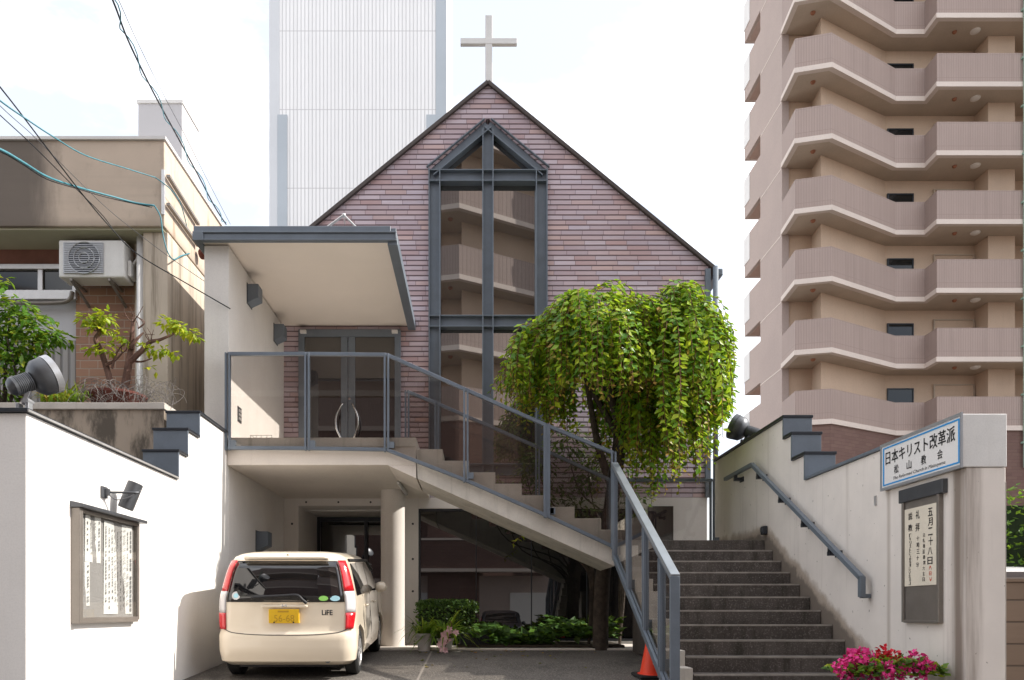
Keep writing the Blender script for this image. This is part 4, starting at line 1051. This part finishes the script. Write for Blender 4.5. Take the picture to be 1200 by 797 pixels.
        for y in (1.15,1.95):
            m = MB(); m.tube([skin_y(y, .78, .01, s), skin_y(y+.08,.78,.03,s), skin_y(y+.16,.78,.01,s)], .014, 6); m.build('door_handle', paint, t, smooth=True)
        m = MB(); m.ball((.84*s,2.18,.97), .085,.06,.075); m.build('side_mirror', paint, t, smooth=True)
        m = MB(); m.bar((.72*s,2.2,.93),(.8*s,2.19,.95),.05,.03); m.build('mirror_stalk', M['plastic_dark'], t)
        for y in (.60,2.86):
            m = MB(); m.lathe((.595*s,y,.275),(s,0,0),[(0,.15),(0,.25),(.02,.272),(.13,.272),(.15,.25),(.155,.185),(.14,.18)],36); w = m.build('wheel', M['rubber'], t, smooth=35)
            m = MB(); m.lathe((.60*s,y,.275),(s,0,0),[(.0,.18),(.142,.182),(.146,.17),(.12,.15),(.11,.05),(.135,.045),(.137,.0)],28)
            for a in range(7):
                q = a*2*math.pi/7; m.obox((.735*s,y+.10*math.cos(q),.275+.10*math.sin(q)),(.008,0,0),(0,.07*math.cos(q),.07*math.sin(q)),(0,-.016*math.sin(q),.016*math.cos(q)))
            m.build('rim', M['alu'], w, smooth=35)
    m = MB(); m.box(-.55,.55,.2,3.2,.14,.2); m.box(-.58,.58,.33,.88,.2,.45); m.box(-.58,.58,2.55,3.15,.2,.5); m.build('underbody', M['plastic_dark'], t)
    # rear details
    m = MB(); m.box(-.17,.16,.005,.045,.645,.80); pt = m.build('number_plate', M['plate'] if not dark else M['paper'], t, bev=.004)
    if not dark:
        text('plate_characters', '56-68', .075, M['plate_ink'], pt, (0,.0035,.70), (1,0,0), (0,0,1), .22)
        m = MB(); m.box(-.07,.05,.003,.005,.765,.785); m.build('plate_smudge', M['plate_ink'], pt)
        for x in (-.11,.10):
            m = MB(); m.lathe((x,.003,.655),(0,-1,0),[(0,.009),(.004,.009)],8); m.build('plate_bolt', M['plastic_dark'], pt)
    m = MB(); m.box(-.25,.25,.01,.07,.815,.845); m.build('plate_garnish', paint, t, bev=.012, seg=3)
    m = MB()
    for x in (-.02,.02): m.box(x-.006,x+.006,.005,.012,.822,.856)
    m.box(-.015,.015,.005,.012,.835,.843); m.build('emblem', M['chrome'], t, bev=.002)
    if not dark:
        text('lettering', 'LiFE', .055, M['trim_dark'], t, (.46,skin(.75,.76)[1]-.006,.76), (1,0,0), (0,0,1), .115, bold=.03)
        for (x, z, rx, rzz, mt) in ((-.54,.945,.045,.045,'paper'),(.42,.915,.052,.028,'sticker_green'),(.545,.915,.055,.03,'sticker_blue')):
            m = MB(); yv = skin(x/(lv(z)[0]-lv(z)[3]), z)[1]-.0135; sl_ = .135/.45
            m.add([(x+rx*math.cos(a*math.pi/10), yv+rzz*math.sin(a*math.pi/10)*.3, z+rzz*math.sin(a*math.pi/10)) for a in range(20)], [tuple(range(20))]); o = m.build('sticker', M[mt], t); o.modifiers.new('s','SOLIDIFY').thickness = .002
            m = MB(); m.add([(x+.6*rx*math.cos(a*math.pi/10), yv-.002+.6*rzz*math.sin(a*math.pi/10)*.3, z+.6*rzz*math.sin(a*math.pi/10)) for a in range(20)], [tuple(range(20))]); m.build('sticker_mark', M['sticker_blue' if mt == 'paper' else 'paper'], o)
    m = MB(); yv = skin(0,.92)[1]-.03
    m.tube(catmull([(-.36,yv-.01,.925),(-.2,yv-.02,.935),(.0,yv-.02,.945),(.14,yv-.025,.95),(.20,yv-.02,.90),(.24,yv-.005,.865)],6), .018, 8); m.tube([(-.42,yv,.95),(.06,yv-.005,.935)], .011, 6); m.build('rear_wiper', M['plastic_dark'], t, smooth=True)
    m = MB(); m.lathe((.46,.06,.235),(0,1,.0),[(-.01,.035),(.12,.035)],14); m.build('exhaust', M['lamp_grey'], t, smooth=40)
    m = MB(); m.lathe((0,skin(0,1.385)[1]+.0,1.385),(0,-1,.4),[(0,.014),(.012,.012)],10); m.build('washer_nozzle', M['plastic_dark'], t)
    panel([(z,-.93,.93) for z in (1.345,1.372)], .05, paint, 'roof_spoiler', 14, th=.05)
    # nose
    m = MB(); m.box(-.35,.35,3.37,3.42,.62,.72); m.build('grille', M['plastic_dark'], t)
    for s in (-1,1):
        m = MB(); m.ball((.55*s,3.28,.74),.17,.11,.085); m.build('headlight', M['lens_clear'], t, smooth=True)
    m = MB(); vs = []
    for i in range(5):
        z = .97+.09*i; w, r, f, Rr, b = lv(z)
        for j in range(9): vs.append(((w-Rr*.9)*(j/4-1), f+.03*(1-(j/4-1)**2)+.012, z))
    m.add(vs, [(i*9+j,i*9+j+1,(i+1)*9+j+1,(i+1)*9+j) for i in range(4) for j in range(8)]); m.build('windscreen', M['car_glass'], t, smooth=True)
    t.location = loc; t.rotation_euler = rot
    return t
make_car((-2.10,8.44,ZG(8.44)+.0), (math.atan(.0667),0,.024), M['cream'], 'cream small hatchback with yellow plate and LiFE badge parked under the landing')
make_car((7.36,12.6,-.78), (0,0,math.pi), M['car_white'], 'white car behind the brown block wall at the right edge', True)
make_car((.9,-3.9,-1.38), (0,0,0), M['car_navy'], 'dark car across the street, seen only mirrored in the lower glass', True)
# ================================================================== weeping tree
wt = empty('weeping_tree', (1.9,11.5,-.57), 'weeping tree with a dense mushroom crown of bright green hanging shoots', 'tree')
m = MB()
branch(m, [(1.86,11.5,-.65),(1.88,11.5,.3),(1.98,11.5,1.3),(2.12,11.5,2.3),(2.18,11.52,2.9)], .125, .10, 10)
tips = [(1.0,11.3,4.2),(1.5,10.9,4.45),(2.0,11.8,4.5),(2.6,11.0,4.5),(3.1,11.3,4.4),(2.3,11.4,4.75),(1.3,11.6,4.3),(3.2,11.7,4.1)]
for i, tp in enumerate(tips):
    b0 = Vector((2.17,11.51,2.55+.05*i)); tp = Vector(tp)
    branch(m, [b0, b0.lerp(tp,.35)+Vector((0,0,.1)), b0.lerp(tp,.7)+Vector((0,0,.15)), tp], .06, .02, 7)
branch(m, [(2.06,11.5,1.8),(1.85,11.5,2.4),(1.72,11.45,3.0),(1.6,11.4,3.7)], .07, .03, 8)
m.build('trunk', M['bark'], wt, smooth=True)
tm, lm = MB(), MB()
rnd = random.Random(5)
def dome(x, y):
    q1 = ((x-1.66)/.90)**2 + ((y-10.98)/.96)**2; q2 = ((x-2.68)/.77)**2 + ((y-10.98)/.96)**2
    z = -9
    if q1 < 1: z = max(z, 3.48 + .95*math.sqrt(1-q1))
    if q2 < 1: z = max(z, 3.45 + 1.0*math.sqrt(1-q2))
    return z
def shoot(p, outv, L, zend, step=.055, leafL=.125, twig=True):
    pts = [p.copy()]; v = Vector((outv.x*.9, outv.y*.9, rnd.uniform(.15,.5))).normalized(); q = p.copy(); s = 0; side = 1
    hor = Vector((-outv.y, outv.x, 0)).normalized() if outv.length > .01 else Vector((1,0,0))
    ph = rnd.uniform(0,6.28)
    while s < L and q.z > zend:
        v = (v + Vector((rnd.uniform(-.09,.09), rnd.uniform(-.09,.09), -.26))).normalized()
        q = q + v*step; s += step
        if q.y > 11.92: q.y = 11.92
        if q.x > 3.52: q.x = 3.52
        if q.z < 2.75 and q.x > 3.3: break
        pts.append(q.copy()); side = -side
        t = s/L; tipness = t > .90 or (q.z-zend) < .10
        az = ph + rnd.uniform(-.5,.5)
        h2 = (hor*math.cos(az) + Vector((outv.x,outv.y,0))*math.sin(az)*.9)
        d = (h2*side*.9 + v*.45 + Vector((outv.x,outv.y,0))*.25 + Vector((rnd.uniform(-.35,.35),rnd.uniform(-.35,.35),rnd.uniform(-.3,.15)))).normalized()
        nr = (Vector((outv.x*.8, outv.y*.8, .75)) + Vector((rnd.uniform(-.5,.5),rnd.uniform(-.5,.5),rnd.uniform(-.3,.3))))
        l = leafL*rnd.uniform(.65,1.15)*(1 if not tipness else .6)
        lm.mi = 1 if (tipness and rnd.random() < .75) or rnd.random() < .02 else 0
        lm.leaf(q, d, nr, l, l*.6)
    if twig and len(pts) > 3: tm.tube(pts[::2], .0045, 3, False)
cnt = 0
while cnt < 230:
    x, y = rnd.uniform(.2,4.0), rnd.uniform(10.0,11.95)
    z = dome(x, y)
    if z < 0: continue
    front = y < 11.2
    if abs(x-2.42) < .13 and front and rnd.random() < .75: continue
    cnt += 1
    c = Vector((1.66 if x < 2.32 else 2.68, 10.98, 0)); o_ = Vector((x,y,0))-c; r = o_.length
    outv = o_.normalized()*min(1, .35+r) if r > .05 else Vector((rnd.uniform(-1,1),rnd.uniform(-1,0),0)).normalized()*.5
    if x < .75: ze = 2.8
    elif x < 2.3: ze = 3.1
    else: ze = 1.75
    if y > 12: ze = min(ze+.0, 2.3)
    L = rnd.uniform(.5, 1.9) if rnd.random() < .7 else rnd.uniform(1.6, 2.7)
    shoot(Vector((x,y,z-rnd.uniform(0,.25))), outv, L, ze + rnd.uniform(-.35,.5))
for _ in range(70):                     # lower outer curtain
    a = rnd.uniform(0, 2*math.pi); x = 2.1+1.2*math.cos(a); y = 10.98+.88*math.sin(a)
    z = rnd.uniform(2.8,3.8); o_ = Vector((math.cos(a),math.sin(a),0))*.5
    ze = 2.95 if x < .9 else (3.1 if x < 2.25 else 1.7)
    shoot(Vector((x-.15*math.cos(a),y-.15*math.sin(a),z)), o_, rnd.uniform(.8,1.9), ze+rnd.uniform(-.3,.5))
for _ in range(190):                      # shaded shoots over the landing
    x = rnd.uniform(2.2,3.45); y = rnd.uniform(10.9,11.9)
    shoot(Vector((x,y,rnd.uniform(2.6,3.4))), Vector((rnd.uniform(-.6,.6),rnd.uniform(-.6,.2),0)), rnd.uniform(.6,1.4), 1.75+rnd.uniform(-.25,.5))
heads_ = 0
while heads_ < 58:                       # cascading clumps, each from the end of one arching limb
    hx, hy = rnd.uniform(.7,3.45), rnd.uniform(10.05,11.8); hz = dome(hx, hy)
    if hz < 0 or (abs(hx-2.36) < .1 and hy < 11): continue
    heads_ += 1; c = Vector((1.66 if hx < 2.32 else 2.68, 10.98, 0)); o_ = Vector((hx,hy,0))-c
    ov = (o_.normalized()*min(1,.4+o_.length) if o_.length > .05 else Vector((0,-.6,0)))
    Lm = rnd.uniform(.7,2.0); zj = rnd.uniform(-.1,.14)
    ze = (2.75 if hx < 1.2 else 2.85 if hx < 2.3 else 1.8) + rnd.uniform(-.25,.45)
    for _ in range(rnd.randint(6,11)):
        j = Vector((rnd.uniform(-.16,.16), rnd.uniform(-.16,.16), zj+rnd.uniform(-.08,.05)))
        shoot(Vector((hx,hy,hz))+j, ov+Vector((rnd.uniform(-.25,.25),rnd.uniform(-.25,.25),0)), Lm*rnd.uniform(.75,1.15), ze+rnd.uniform(-.12,.2))
for _ in range(30):                      # stray shoots at the top and right
    x = rnd.choice([rnd.uniform(.5,1.0), rnd.uniform(2.7,3.2), rnd.uniform(3.4,3.75), rnd.uniform(3.5,3.85)]); y = rnd.uniform(10.8,11.8); z = max(dome(x,y), 3.6)
    shoot(Vector((x,y,z)), Vector((1 if x > 2 else -1,rnd.uniform(-.4,.2),0)), rnd.uniform(.35,.9), 1.9, leafL=.085)
lm.build('crown', [M['leaf_weep'], M['leaf_young']], wt, fix=False)
tm.build('hanging_twig', M['twig'], wt, fix=False)
wt.children[-1]['kind'] = 'stuff'

# shrub and climbers behind the upper flight
def shrub(name, base, lab, pts, mat, L, cat='shrub', group=None):
    s = empty(name, base, lab, cat, group); m = MB(); b = Vector(base)
    for (x, y, z, rx, rz__, n) in pts: branch(m, [b, b+Vector((.02,.02,.9*(z-b.z)*.6)), b.lerp(Vector((x,y,z)),.75), (x,y,z)], .024, .006, 5)
    m.build('stem', M['bark'], s)
    m = MB()
    for (x, y, z, rx, rz__, n) in pts: cluster(m, (x,y,z), (rx,.18,rz__), n, L)
    m.build('foliage', mat, s, fix=False); return s
shrub('dark_shrub', (2.4,12.85,-.55), 'dark leafy shrub between the church wall and the upper stair flight', [(1.0,12.75,2.45,.35,.4,220),(1.5,12.75,2.85,.4,.35,230),(1.85,12.75,2.4,.35,.45,240),(1.25,12.75,1.85,.4,.4,220),(1.75,12.75,1.7,.3,.4,160),(2.35,12.75,2.6,.4,.4,220),(2.6,12.75,1.9,.3,.35,120)], M['leaf_dark'], .10)
shrub('variegated_shrub', (1.72,11.75,-.55), 'pale variegated shrub showing through the railing glass of the upper flight', [(.25,11.7,2.0,.16,.2,50),(.6,11.7,1.75,.22,.25,90),(1.0,11.7,1.6,.2,.25,70),(1.35,11.7,1.42,.15,.15,40),(.75,11.75,2.15,.2,.2,50)], M['leaf_vari'], .085)
s_ = empty('leafy_sprig', P(605,634,11.5), 'single bright green sprig hanging below the stair soffit before the dark window', 'plant')
m = MB(); a0 = P(618,622,11.5); b0 = P(600,638,11.5); m.tube([P(640,590,11.6),a0,b0], .004, 4); m.build('stem', M['twig'], s_)
m = MB()
for i in range(12): m.leaf(a0.lerp(b0,i/11), Vector((random.uniform(-1,1),random.uniform(-.4,.2),random.uniform(-.8,.4))), Vector((.3,-.5,1)), .08, .045)
m.build('leaf', M['leaf_yellow'], s_, fix=False)

# ground cover under the stair
m = MB()
for _ in range(1500):
    x = random.uniform(-.05,2.2); y = random.uniform(11.65,12.9); h = random.uniform(.0,.30)*(.5+.5*math.sin(x*3.1+1)**2) + .06 + (.12 if x > 1.2 else 0)
    m.mi = 0 if random.random() < .8 else 1
    m.leaf(Vector((x,y,-.55+h)), Vector((random.uniform(-1,1),random.uniform(-1,.4),random.uniform(-.3,.4))), Vector((random.uniform(-.5,.5),-.4,1)), random.uniform(.09,.17), random.uniform(.07,.13))
tag(m.build('ivy_ground_cover', [M['leaf_dark'], M['leaf_mid']], fix=False), 'low dark ivy bed along the foot of the dark window', 'ground cover', kind='stuff')
m = MB(); m.box(-.3,2.25,11.6,13.09,-.56,-.50); tag(m.build('planting_bed', M['soil'], bev=.02), kind='structure')
for i in range(5):
    pass
m = MB()
for _ in range(46):
    y = random.choice([random.uniform(11.0,11.42), random.uniform(9.4,11.4)]); x = random.uniform(-.9,1.75)
    m.leaf(Vector((x,y,ZG(y)+.012)), Vector((random.uniform(-1,1),random.uniform(-1,1),.05)), Vector((random.uniform(-.3,.3),random.uniform(-.3,.3),1)), random.uniform(.04,.08), random.uniform(.025,.045))
tag(m.build('fallen_leaf_litter', M['leaf_autumn'], fix=False), 'scattered dry leaves on the dark driveway', 'leaf litter', kind='stuff')
# clipped hedge
hg = empty('clipped_hedge', (-.45,12.75,-.55), 'small clipped dark green hedge in front of the dark window beside the column', 'hedge')
m = MB(); 
for _ in range(1500):
    x = random.uniform(-.99,.03); y = random.uniform(12.45,13.05); z = .22*random.random()**.4 - .06
    edge = max(abs(x+.48)/.52, .3); z = -.10 + (z+.1)*(1.05-.25*edge**6)
    m.leaf(Vector((x,y,z+.02)), Vector((random.uniform(-1,1),random.uniform(-1,.3),random.uniform(-.1,1))), Vector((0,-.5,1)), .045, .028)
for _ in range(900):
    x = random.uniform(-.99,.03); m.leaf(Vector((x,random.uniform(12.42,12.52),random.uniform(-.52,.1))), Vector((random.uniform(-1,1),random.uniform(-1,0),random.uniform(-.2,1))), Vector((0,-.8,.6)), .05, .03)
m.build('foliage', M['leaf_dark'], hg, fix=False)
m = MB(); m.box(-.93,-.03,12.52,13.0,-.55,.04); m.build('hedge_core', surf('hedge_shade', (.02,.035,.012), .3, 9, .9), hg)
m = MB()
for x in (-.8,-.5,-.15): m.tube([(x,12.7,-.58),(x,12.7,-.1)], .02, 6)
m.build('stem', M['bark'], hg)
# pots
def pot(c, r, h, lab, n, blade, L):
    t = empty('flower_pot', c, lab, 'potted plant', 'potted plants by the column'); c = Vector(c)
    m = MB(); m.lathe(c, (0,0,1), [(0,r*.68),(h*.84,r*.93),(h*.84,r*1.06),(h,r*1.08),(h,r*.9),(h*.8,r*.85)], 24); m.build('pot', M['pot_white'], t, smooth=35)
    m = MB(); m.lathe(c+Vector((0,0,h*.8)), (0,0,1), [(0,r*.85),(.01,r*.85)], 16); m.build('potting_soil', M['soil'], t)
    m = MB()
    for _ in range(n):
        a = random.uniform(0,6.28); p = c + Vector((math.cos(a)*r*.4, math.sin(a)*r*.4, h*.85))
        m.blade(p, (math.cos(a)*random.uniform(.3,1), math.sin(a)*random.uniform(.3,1), random.uniform(.5,1.3)), L*random.uniform(.6,1.15), blade, random.uniform(.35,1.0), 5)
    m.build('foliage', M['leaf_grass'], t, fix=False); return t
pot(P(497,763,11.35), .125, .26, 'white pot of grassy leaves next to the round column', 70, .03, .62)
pot(P(522,765,11.5), .12, .22, 'orchid pot with long strap leaves right of the white pot', 130, .04, .85)
of = empty('orchid_flower', P(526,748,11.1), 'drooping spray of pale pink orchid flowers beside the white pot', 'flower')
m = MB()
c0 = P(529,737,11.15); c1 = P(521,760,11.05)
for i in range(14):
    c = c0.lerp(c1, i/13) + Vector((random.uniform(-.09,.09), random.uniform(-.05,.05), random.uniform(-.03,.03))); m = MB()
    for k in range(6):
        q = k*1.047+random.random(); m.leaf(c, Vector((math.cos(q),-.5,math.sin(q))), Vector((0,-1,.2)), .06, .04)
    m.build('blossom', M['pale_flower'], of, fix=False)
m = MB(); m.tube(catmull([P(522,742,11.45),P(527,728,11.3),c0,c1],5), .006, 5); m.build('stem', M['twig'], of)
m = MB(); cc = Vector((-.62,12.35,-.545)); 
fu = MB(); fu.box(-.25,.2,11.75,12.0,-.55,-.33); tag(fu.build('planter_trough', M['trim_dark'], bev=.02, org=(0,11.9,-.55)), 'dark low trough among the plants below the hedge', 'planter')

# traffic cone
def cone(x, y, lab, lean=0):
    t = empty('traffic_cone', (x,y,ZG(y)), lab, 'traffic cone'); z = ZG(y)
    m = MB(); m.lathe((x,y,z+.03), (lean,0,1), [(0,.165),(.02,.16),(.02,.135),(.30,.088),(.62,.036),(.66,.030),(.665,.018)], 28); m.build('cone_body', M['orange'], t, smooth=35)
    m = MB(); m.box(x-.19,x+.19,y-.19,y+.19,z+.002,z+.045); m.build('cone_base', M['rubber'], t, bev=.02)
    t.rotation_euler = (math.atan(.0667),0,.1); return t
cone(2.0, 8.75, 'orange traffic cone tucked under the foot of the stair railing')

# geraniums at lower right
gp = empty('flower_planter', (3.3,6.15,-1), 'planter of bright pink geraniums at the foot of the right wall', 'flowers')
m = MB(); m.box(2.95,3.74,6.0,6.45,-1.1,-.60); m.build('planter_box', M['terracotta'], gp, bev=.015); m = MB(); m.box(2.99,3.69,6.04,6.4,-.63,-.58); m.build('planter_soil', M['soil'], gp)
m = MB()
for _ in range(650):
    x = random.uniform(2.92,3.72); y = random.uniform(6.0,6.45); top = .14*(1-((x-3.3)/.5)**2)
    m.mi = 0 if random.random() < .7 else 1
    m.leaf(Vector((min(x,3.74),y,-.50+random.random()*max(top,.02))), Vector((random.uniform(-1,1),random.uniform(-1,.5),random.uniform(-.2,.7))), Vector((random.uniform(-.4,.4),-.5,1)), .06, .055)
m.build('foliage', [M['leaf_mid'], M['leaf_yellow']], gp, fix=False)
m = MB()
heads = [(985,786),(996,780),(1008,772),(1014,783),(1002,792),(1022,777),(1035,770),(1046,775),(1072,776),(1060,790),(1085,783),(1040,788),(1025,792),(993,793),(1050,794),(1077,792),(1000,773)]
for i, (a, b) in enumerate(heads):
    c = P(a, b-4, 6.1+random.uniform(-.1,.15)); c.x = min(c.x, 3.68); m = MB()
    for _ in range(60):
        q = Vector((random.gauss(0,1),random.gauss(0,1),random.gauss(0,1))).normalized()
        m.leaf(c+q*random.uniform(.02,.06), q + Vector((random.uniform(-.7,.7),random.uniform(-.7,.7),random.uniform(-.7,.7))), q, .034, .034)
    m.build('flower_head', M['red_flower' if (a, b) in ((1035,770),(1046,775)) else 'pink_flower'], gp, fix=False)
m = MB()
for (a, b) in heads: p = P(a,b,6.15); p.x = min(p.x,3.7); m.tube([p, Vector((p.x+random.uniform(-.03,.03), p.y+.03, -.5))], .004, 4)
m.build('stem', M['leaf_mid'], gp, fix=False)

# right edge: block wall, hedge, rail
bw = empty('block_wall', (6,7,-1.5), 'brown concrete block wall at the right edge behind the white end wall', 'wall')
m = MB(); m.box(4.20,9,7.0,7.15,-1.5,.27); m.build('wall_body', M['block'], bw, bev=.008); m = MB(); m.box(4.19,9,6.985,7.165,.27,.31); m.build('coping', M['block'], bw, bev=.008)
hd = empty('garden_hedge', (10.5,14,-1.5), 'sunlit leafy green hedge behind the white car at the right edge', 'hedge')
m = MB()
for _ in range(2600):
    x = random.uniform(8.9,12.4); z = random.uniform(-.5,2.15) + .12*math.sin(x*6); y = 13.6+random.uniform(-.25,.5)
    m.leaf(Vector((x,y,z)), Vector((random.uniform(-1,1),random.uniform(-1,.3),random.uniform(-.3,.8))), Vector((random.uniform(-.4,.6),-.3,1)), .12, .07)
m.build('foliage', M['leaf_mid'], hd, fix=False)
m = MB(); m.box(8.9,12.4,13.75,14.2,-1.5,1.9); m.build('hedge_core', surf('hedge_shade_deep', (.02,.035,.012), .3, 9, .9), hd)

# bracket on the porch roof
rb = empty('roof_bracket', (-2,11.2,5.13), 'small pale metal strut standing on the porch roof', 'bracket')
m = MB(); ap = P(403,252,10.7); m.tube([P(384,266,10.7), ap], .016, 6); m.tube([ap, P(417,266,10.7)], .014, 6); m.tube([ap, P(404,262,12.0)], .012, 6); m.build('strut', M['alu'], rb)
m = MB(); m.ball(ap, .025); m.build('joint', M['alu'], rb)
# wire basket thing on the landing
wb = empty('wire_rack', (-2.98,11.3,2.29), 'small white wire rack lying on the landing behind the railing glass', 'rack')
m = MB()
def rk(x, z): return P(x, z, 10.9)
for z in (2.31,2.36,2.41,2.47): m.tube([(-3.16,10.75,z),(-2.86,10.75,z),(-2.8,11.05,z),(-3.12,11.05,z),(-3.16,10.75,z)], .006, 4)
for x in (-3.16,-3.08,-3.01,-2.93,-2.86): m.tube([(x,10.75,2.29),(x,10.75,2.47)], .006, 4)
m.build('wire_frame', M['white_paint'], wb)
m = MB(); m.box(-3.08,-2.9,10.8,11.0,2.295,2.42); m.build('rack_content', M['cable_black'], wb, bev=.01)

# ================================================================== cables
def cable(pts, r, mat, lab, name='cable', n=6, grp='overhead cables on the left'):
    c = catmull(pts, n); m = MB(); m.tube(c, r*.52, 6); o = m.build(name, M[mat], smooth=True, org=c[0]); return tag(o, lab, 'cable', grp)
cable([P(100,-70,7.2),P(132,0,8),P(150,47,8.7),P(178,105,9.8),P(205,155,11),P(232,205,12),P(252,243,12.8),P(265,263,13.3)], .021, 'cable_black', 'thick black service cable falling from the top edge to the porch roof')
m = MB(); m.tube([p + Vector((.035*math.sin(i*.9), 0, .035*math.cos(i*.9))) for i, p in enumerate(catmull([P(100,-70,7.2),P(132,0,8),P(150,47,8.7),P(178,105,9.8),P(205,155,11),P(232,205,12),P(252,243,12.8),P(265,263,13.3)],7))], .007, 5)
tag(m.build('cable', M['cable_blue'], smooth=True, org=P(100,-70,7.2)), 'thin blue green wire wound round the thick black service cable', 'cable')
cable([P(105,-70,7.6),P(139,0,8.4),P(160,47,9.1),P(190,108,10.2),P(215,155,11.3),P(240,205,12.3),P(270,263,13.6)], .008, 'cable_grey', 'thin grey wire running just right of the thick black service cable')
cable([P(-60,70,6),P(0,118,7),P(30,139,7.8),P(62,160,8.5),P(100,182,9.2),P(150,198,9.9),P(182,208,10.28)], .015, 'cable_blue', 'upper blue green cable running to the upper bracket on the house corner')
cable([P(182,208,10.28),P(200,222,10.35),P(212,240,10.7),P(220,270,11.2)], .013, 'cable_blue', 'short blue green drop wire along the sunlit side of the house')
cable([P(-60,150,6.2),P(0,175,7.3),P(25,189,8),P(55,207,8.8),P(90,219,9.4),P(130,230,9.9),P(160,238,10.2),P(181,241,10.28)], .026, 'cable_blue', 'thick turquoise cable running to the lower bracket on the house corner')
cable([P(-60,152,6.3),P(0,177.5,7.38),P(25,191.5,8.1),P(55,210,8.9),P(90,221,9.5),P(130,232.5,10),P(178,243,10.3)], .013, 'cable_black', 'black wire lashed just under the thick turquoise cable')
cable([P(181,241,10.28),P(188,254,10.28),P(191,275,10.3),P(196,294,10.32),P(203,304,10.4),P(212,300,10.8),P(222,297,11.25)], .018, 'cable_blue', 'looped turquoise cable end hanging from the lower bracket')
cable([P(-50,40,6.5),P(0,102,7.2),P(22,130,7.8),P(60,180,8.7),P(100,232,9.5),P(130,267,9.9),P(160,297,10.05),P(215,330,10.1),P(270,362,10.15)], .014, 'cable_black', 'dark cable crossing the concrete house front down to the porch')
cable([P(-50,90,6.5),P(0,135,7.5),P(40,172,8.4),P(85,217,9.3),P(118,250,9.8),P(132,268,9.95)], .010, 'cable_black', 'thin dark wire joining the dark crossing cable near the eave')
cable([P(-50,70,6.5),P(0,124,7.5),P(40,160,8.4),P(80,200,9.2),P(130,248,9.9),P(190,295,10.2),P(240,330,10.25)], .007, 'cable_grey', 'hair thin grey wire crossing the house front to the downpipe')

# ================================================================== camera and light
cam = bpy.data.cameras.new('camera'); co = bpy.data.objects.new('camera', cam); COL.objects.link(co)
cam.sensor_width = 36; cam.lens = 27; co.rotation_euler = (math.pi/2, 0, 0)
cam.shift_x = (600-CX)/1200; cam.shift_y = (CY-398.5)/1200; cam.clip_start = .05; cam.clip_end = 2000
SC.camera = co
el, az = R(37), R(2.5)
S = Vector((math.cos(el)*math.cos(az), math.cos(el)*math.sin(az), math.sin(el)))
ld = bpy.data.lights.new('sun', 'SUN'); ld.energy = 3.1; ld.angle = R(.5); ld.color = (1,.945,.87)
lo_ = bpy.data.objects.new('sun', ld); COL.objects.link(lo_); lo_.rotation_euler = S.to_track_quat('Z','Y').to_euler()
w = bpy.data.worlds.new('World'); SC.world = w; w.use_nodes = True
nt = w.node_tree; bg = nt.nodes['Background']
sky = nt.nodes.new('ShaderNodeTexSky'); sky.sky_type = 'NISHITA'; sky.sun_disc = False; sky.sun_elevation = el; sky.sun_rotation = R(90)-az
sky.air_density = 1; sky.dust_density = 1.5; sky.ozone_density = 1
tc = nt.nodes.new('ShaderNodeTexCoord'); mp = nt.nodes.new('ShaderNodeMapping'); mp.inputs['Scale'].default_value = (1,1,2.2)
nz = nt.nodes.new('ShaderNodeTexNoise'); nz.inputs['Scale'].default_value = 3.2; nz.inputs['Detail'].default_value = 8; nz.inputs['Roughness'].default_value = .6
mr = nt.nodes.new('ShaderNodeMapRange'); mr.interpolation_type = 'SMOOTHSTEP'; mr.inputs[1].default_value = .40; mr.inputs[2].default_value = .60; mr.inputs[3].default_value = .36
mx = nt.nodes.new('ShaderNodeMix'); mx.data_type = 'RGBA'; mx.inputs[7].default_value = (9.8,9.85,10.1,1)
L = nt.links.new
L(tc.outputs['Generated'], mp.inputs[0]); L(mp.outputs[0], nz.inputs['Vector']); L(nz.outputs['Fac'], mr.inputs[0])
L(mr.outputs[0], mx.inputs[0]); L(sky.outputs[0], mx.inputs[6]); L(mx.outputs[2], bg.inputs[0])
bg.inputs[1].default_value = .10
vs = SC.view_settings; vs.view_transform = 'Standard'; vs.look = 'None'; vs.exposure = 1.15; vs.gamma = 1
SC.cycles.max_bounces = 8; SC.cycles.transparent_max_bounces = 16; SC.cycles.glossy_bounces = 4
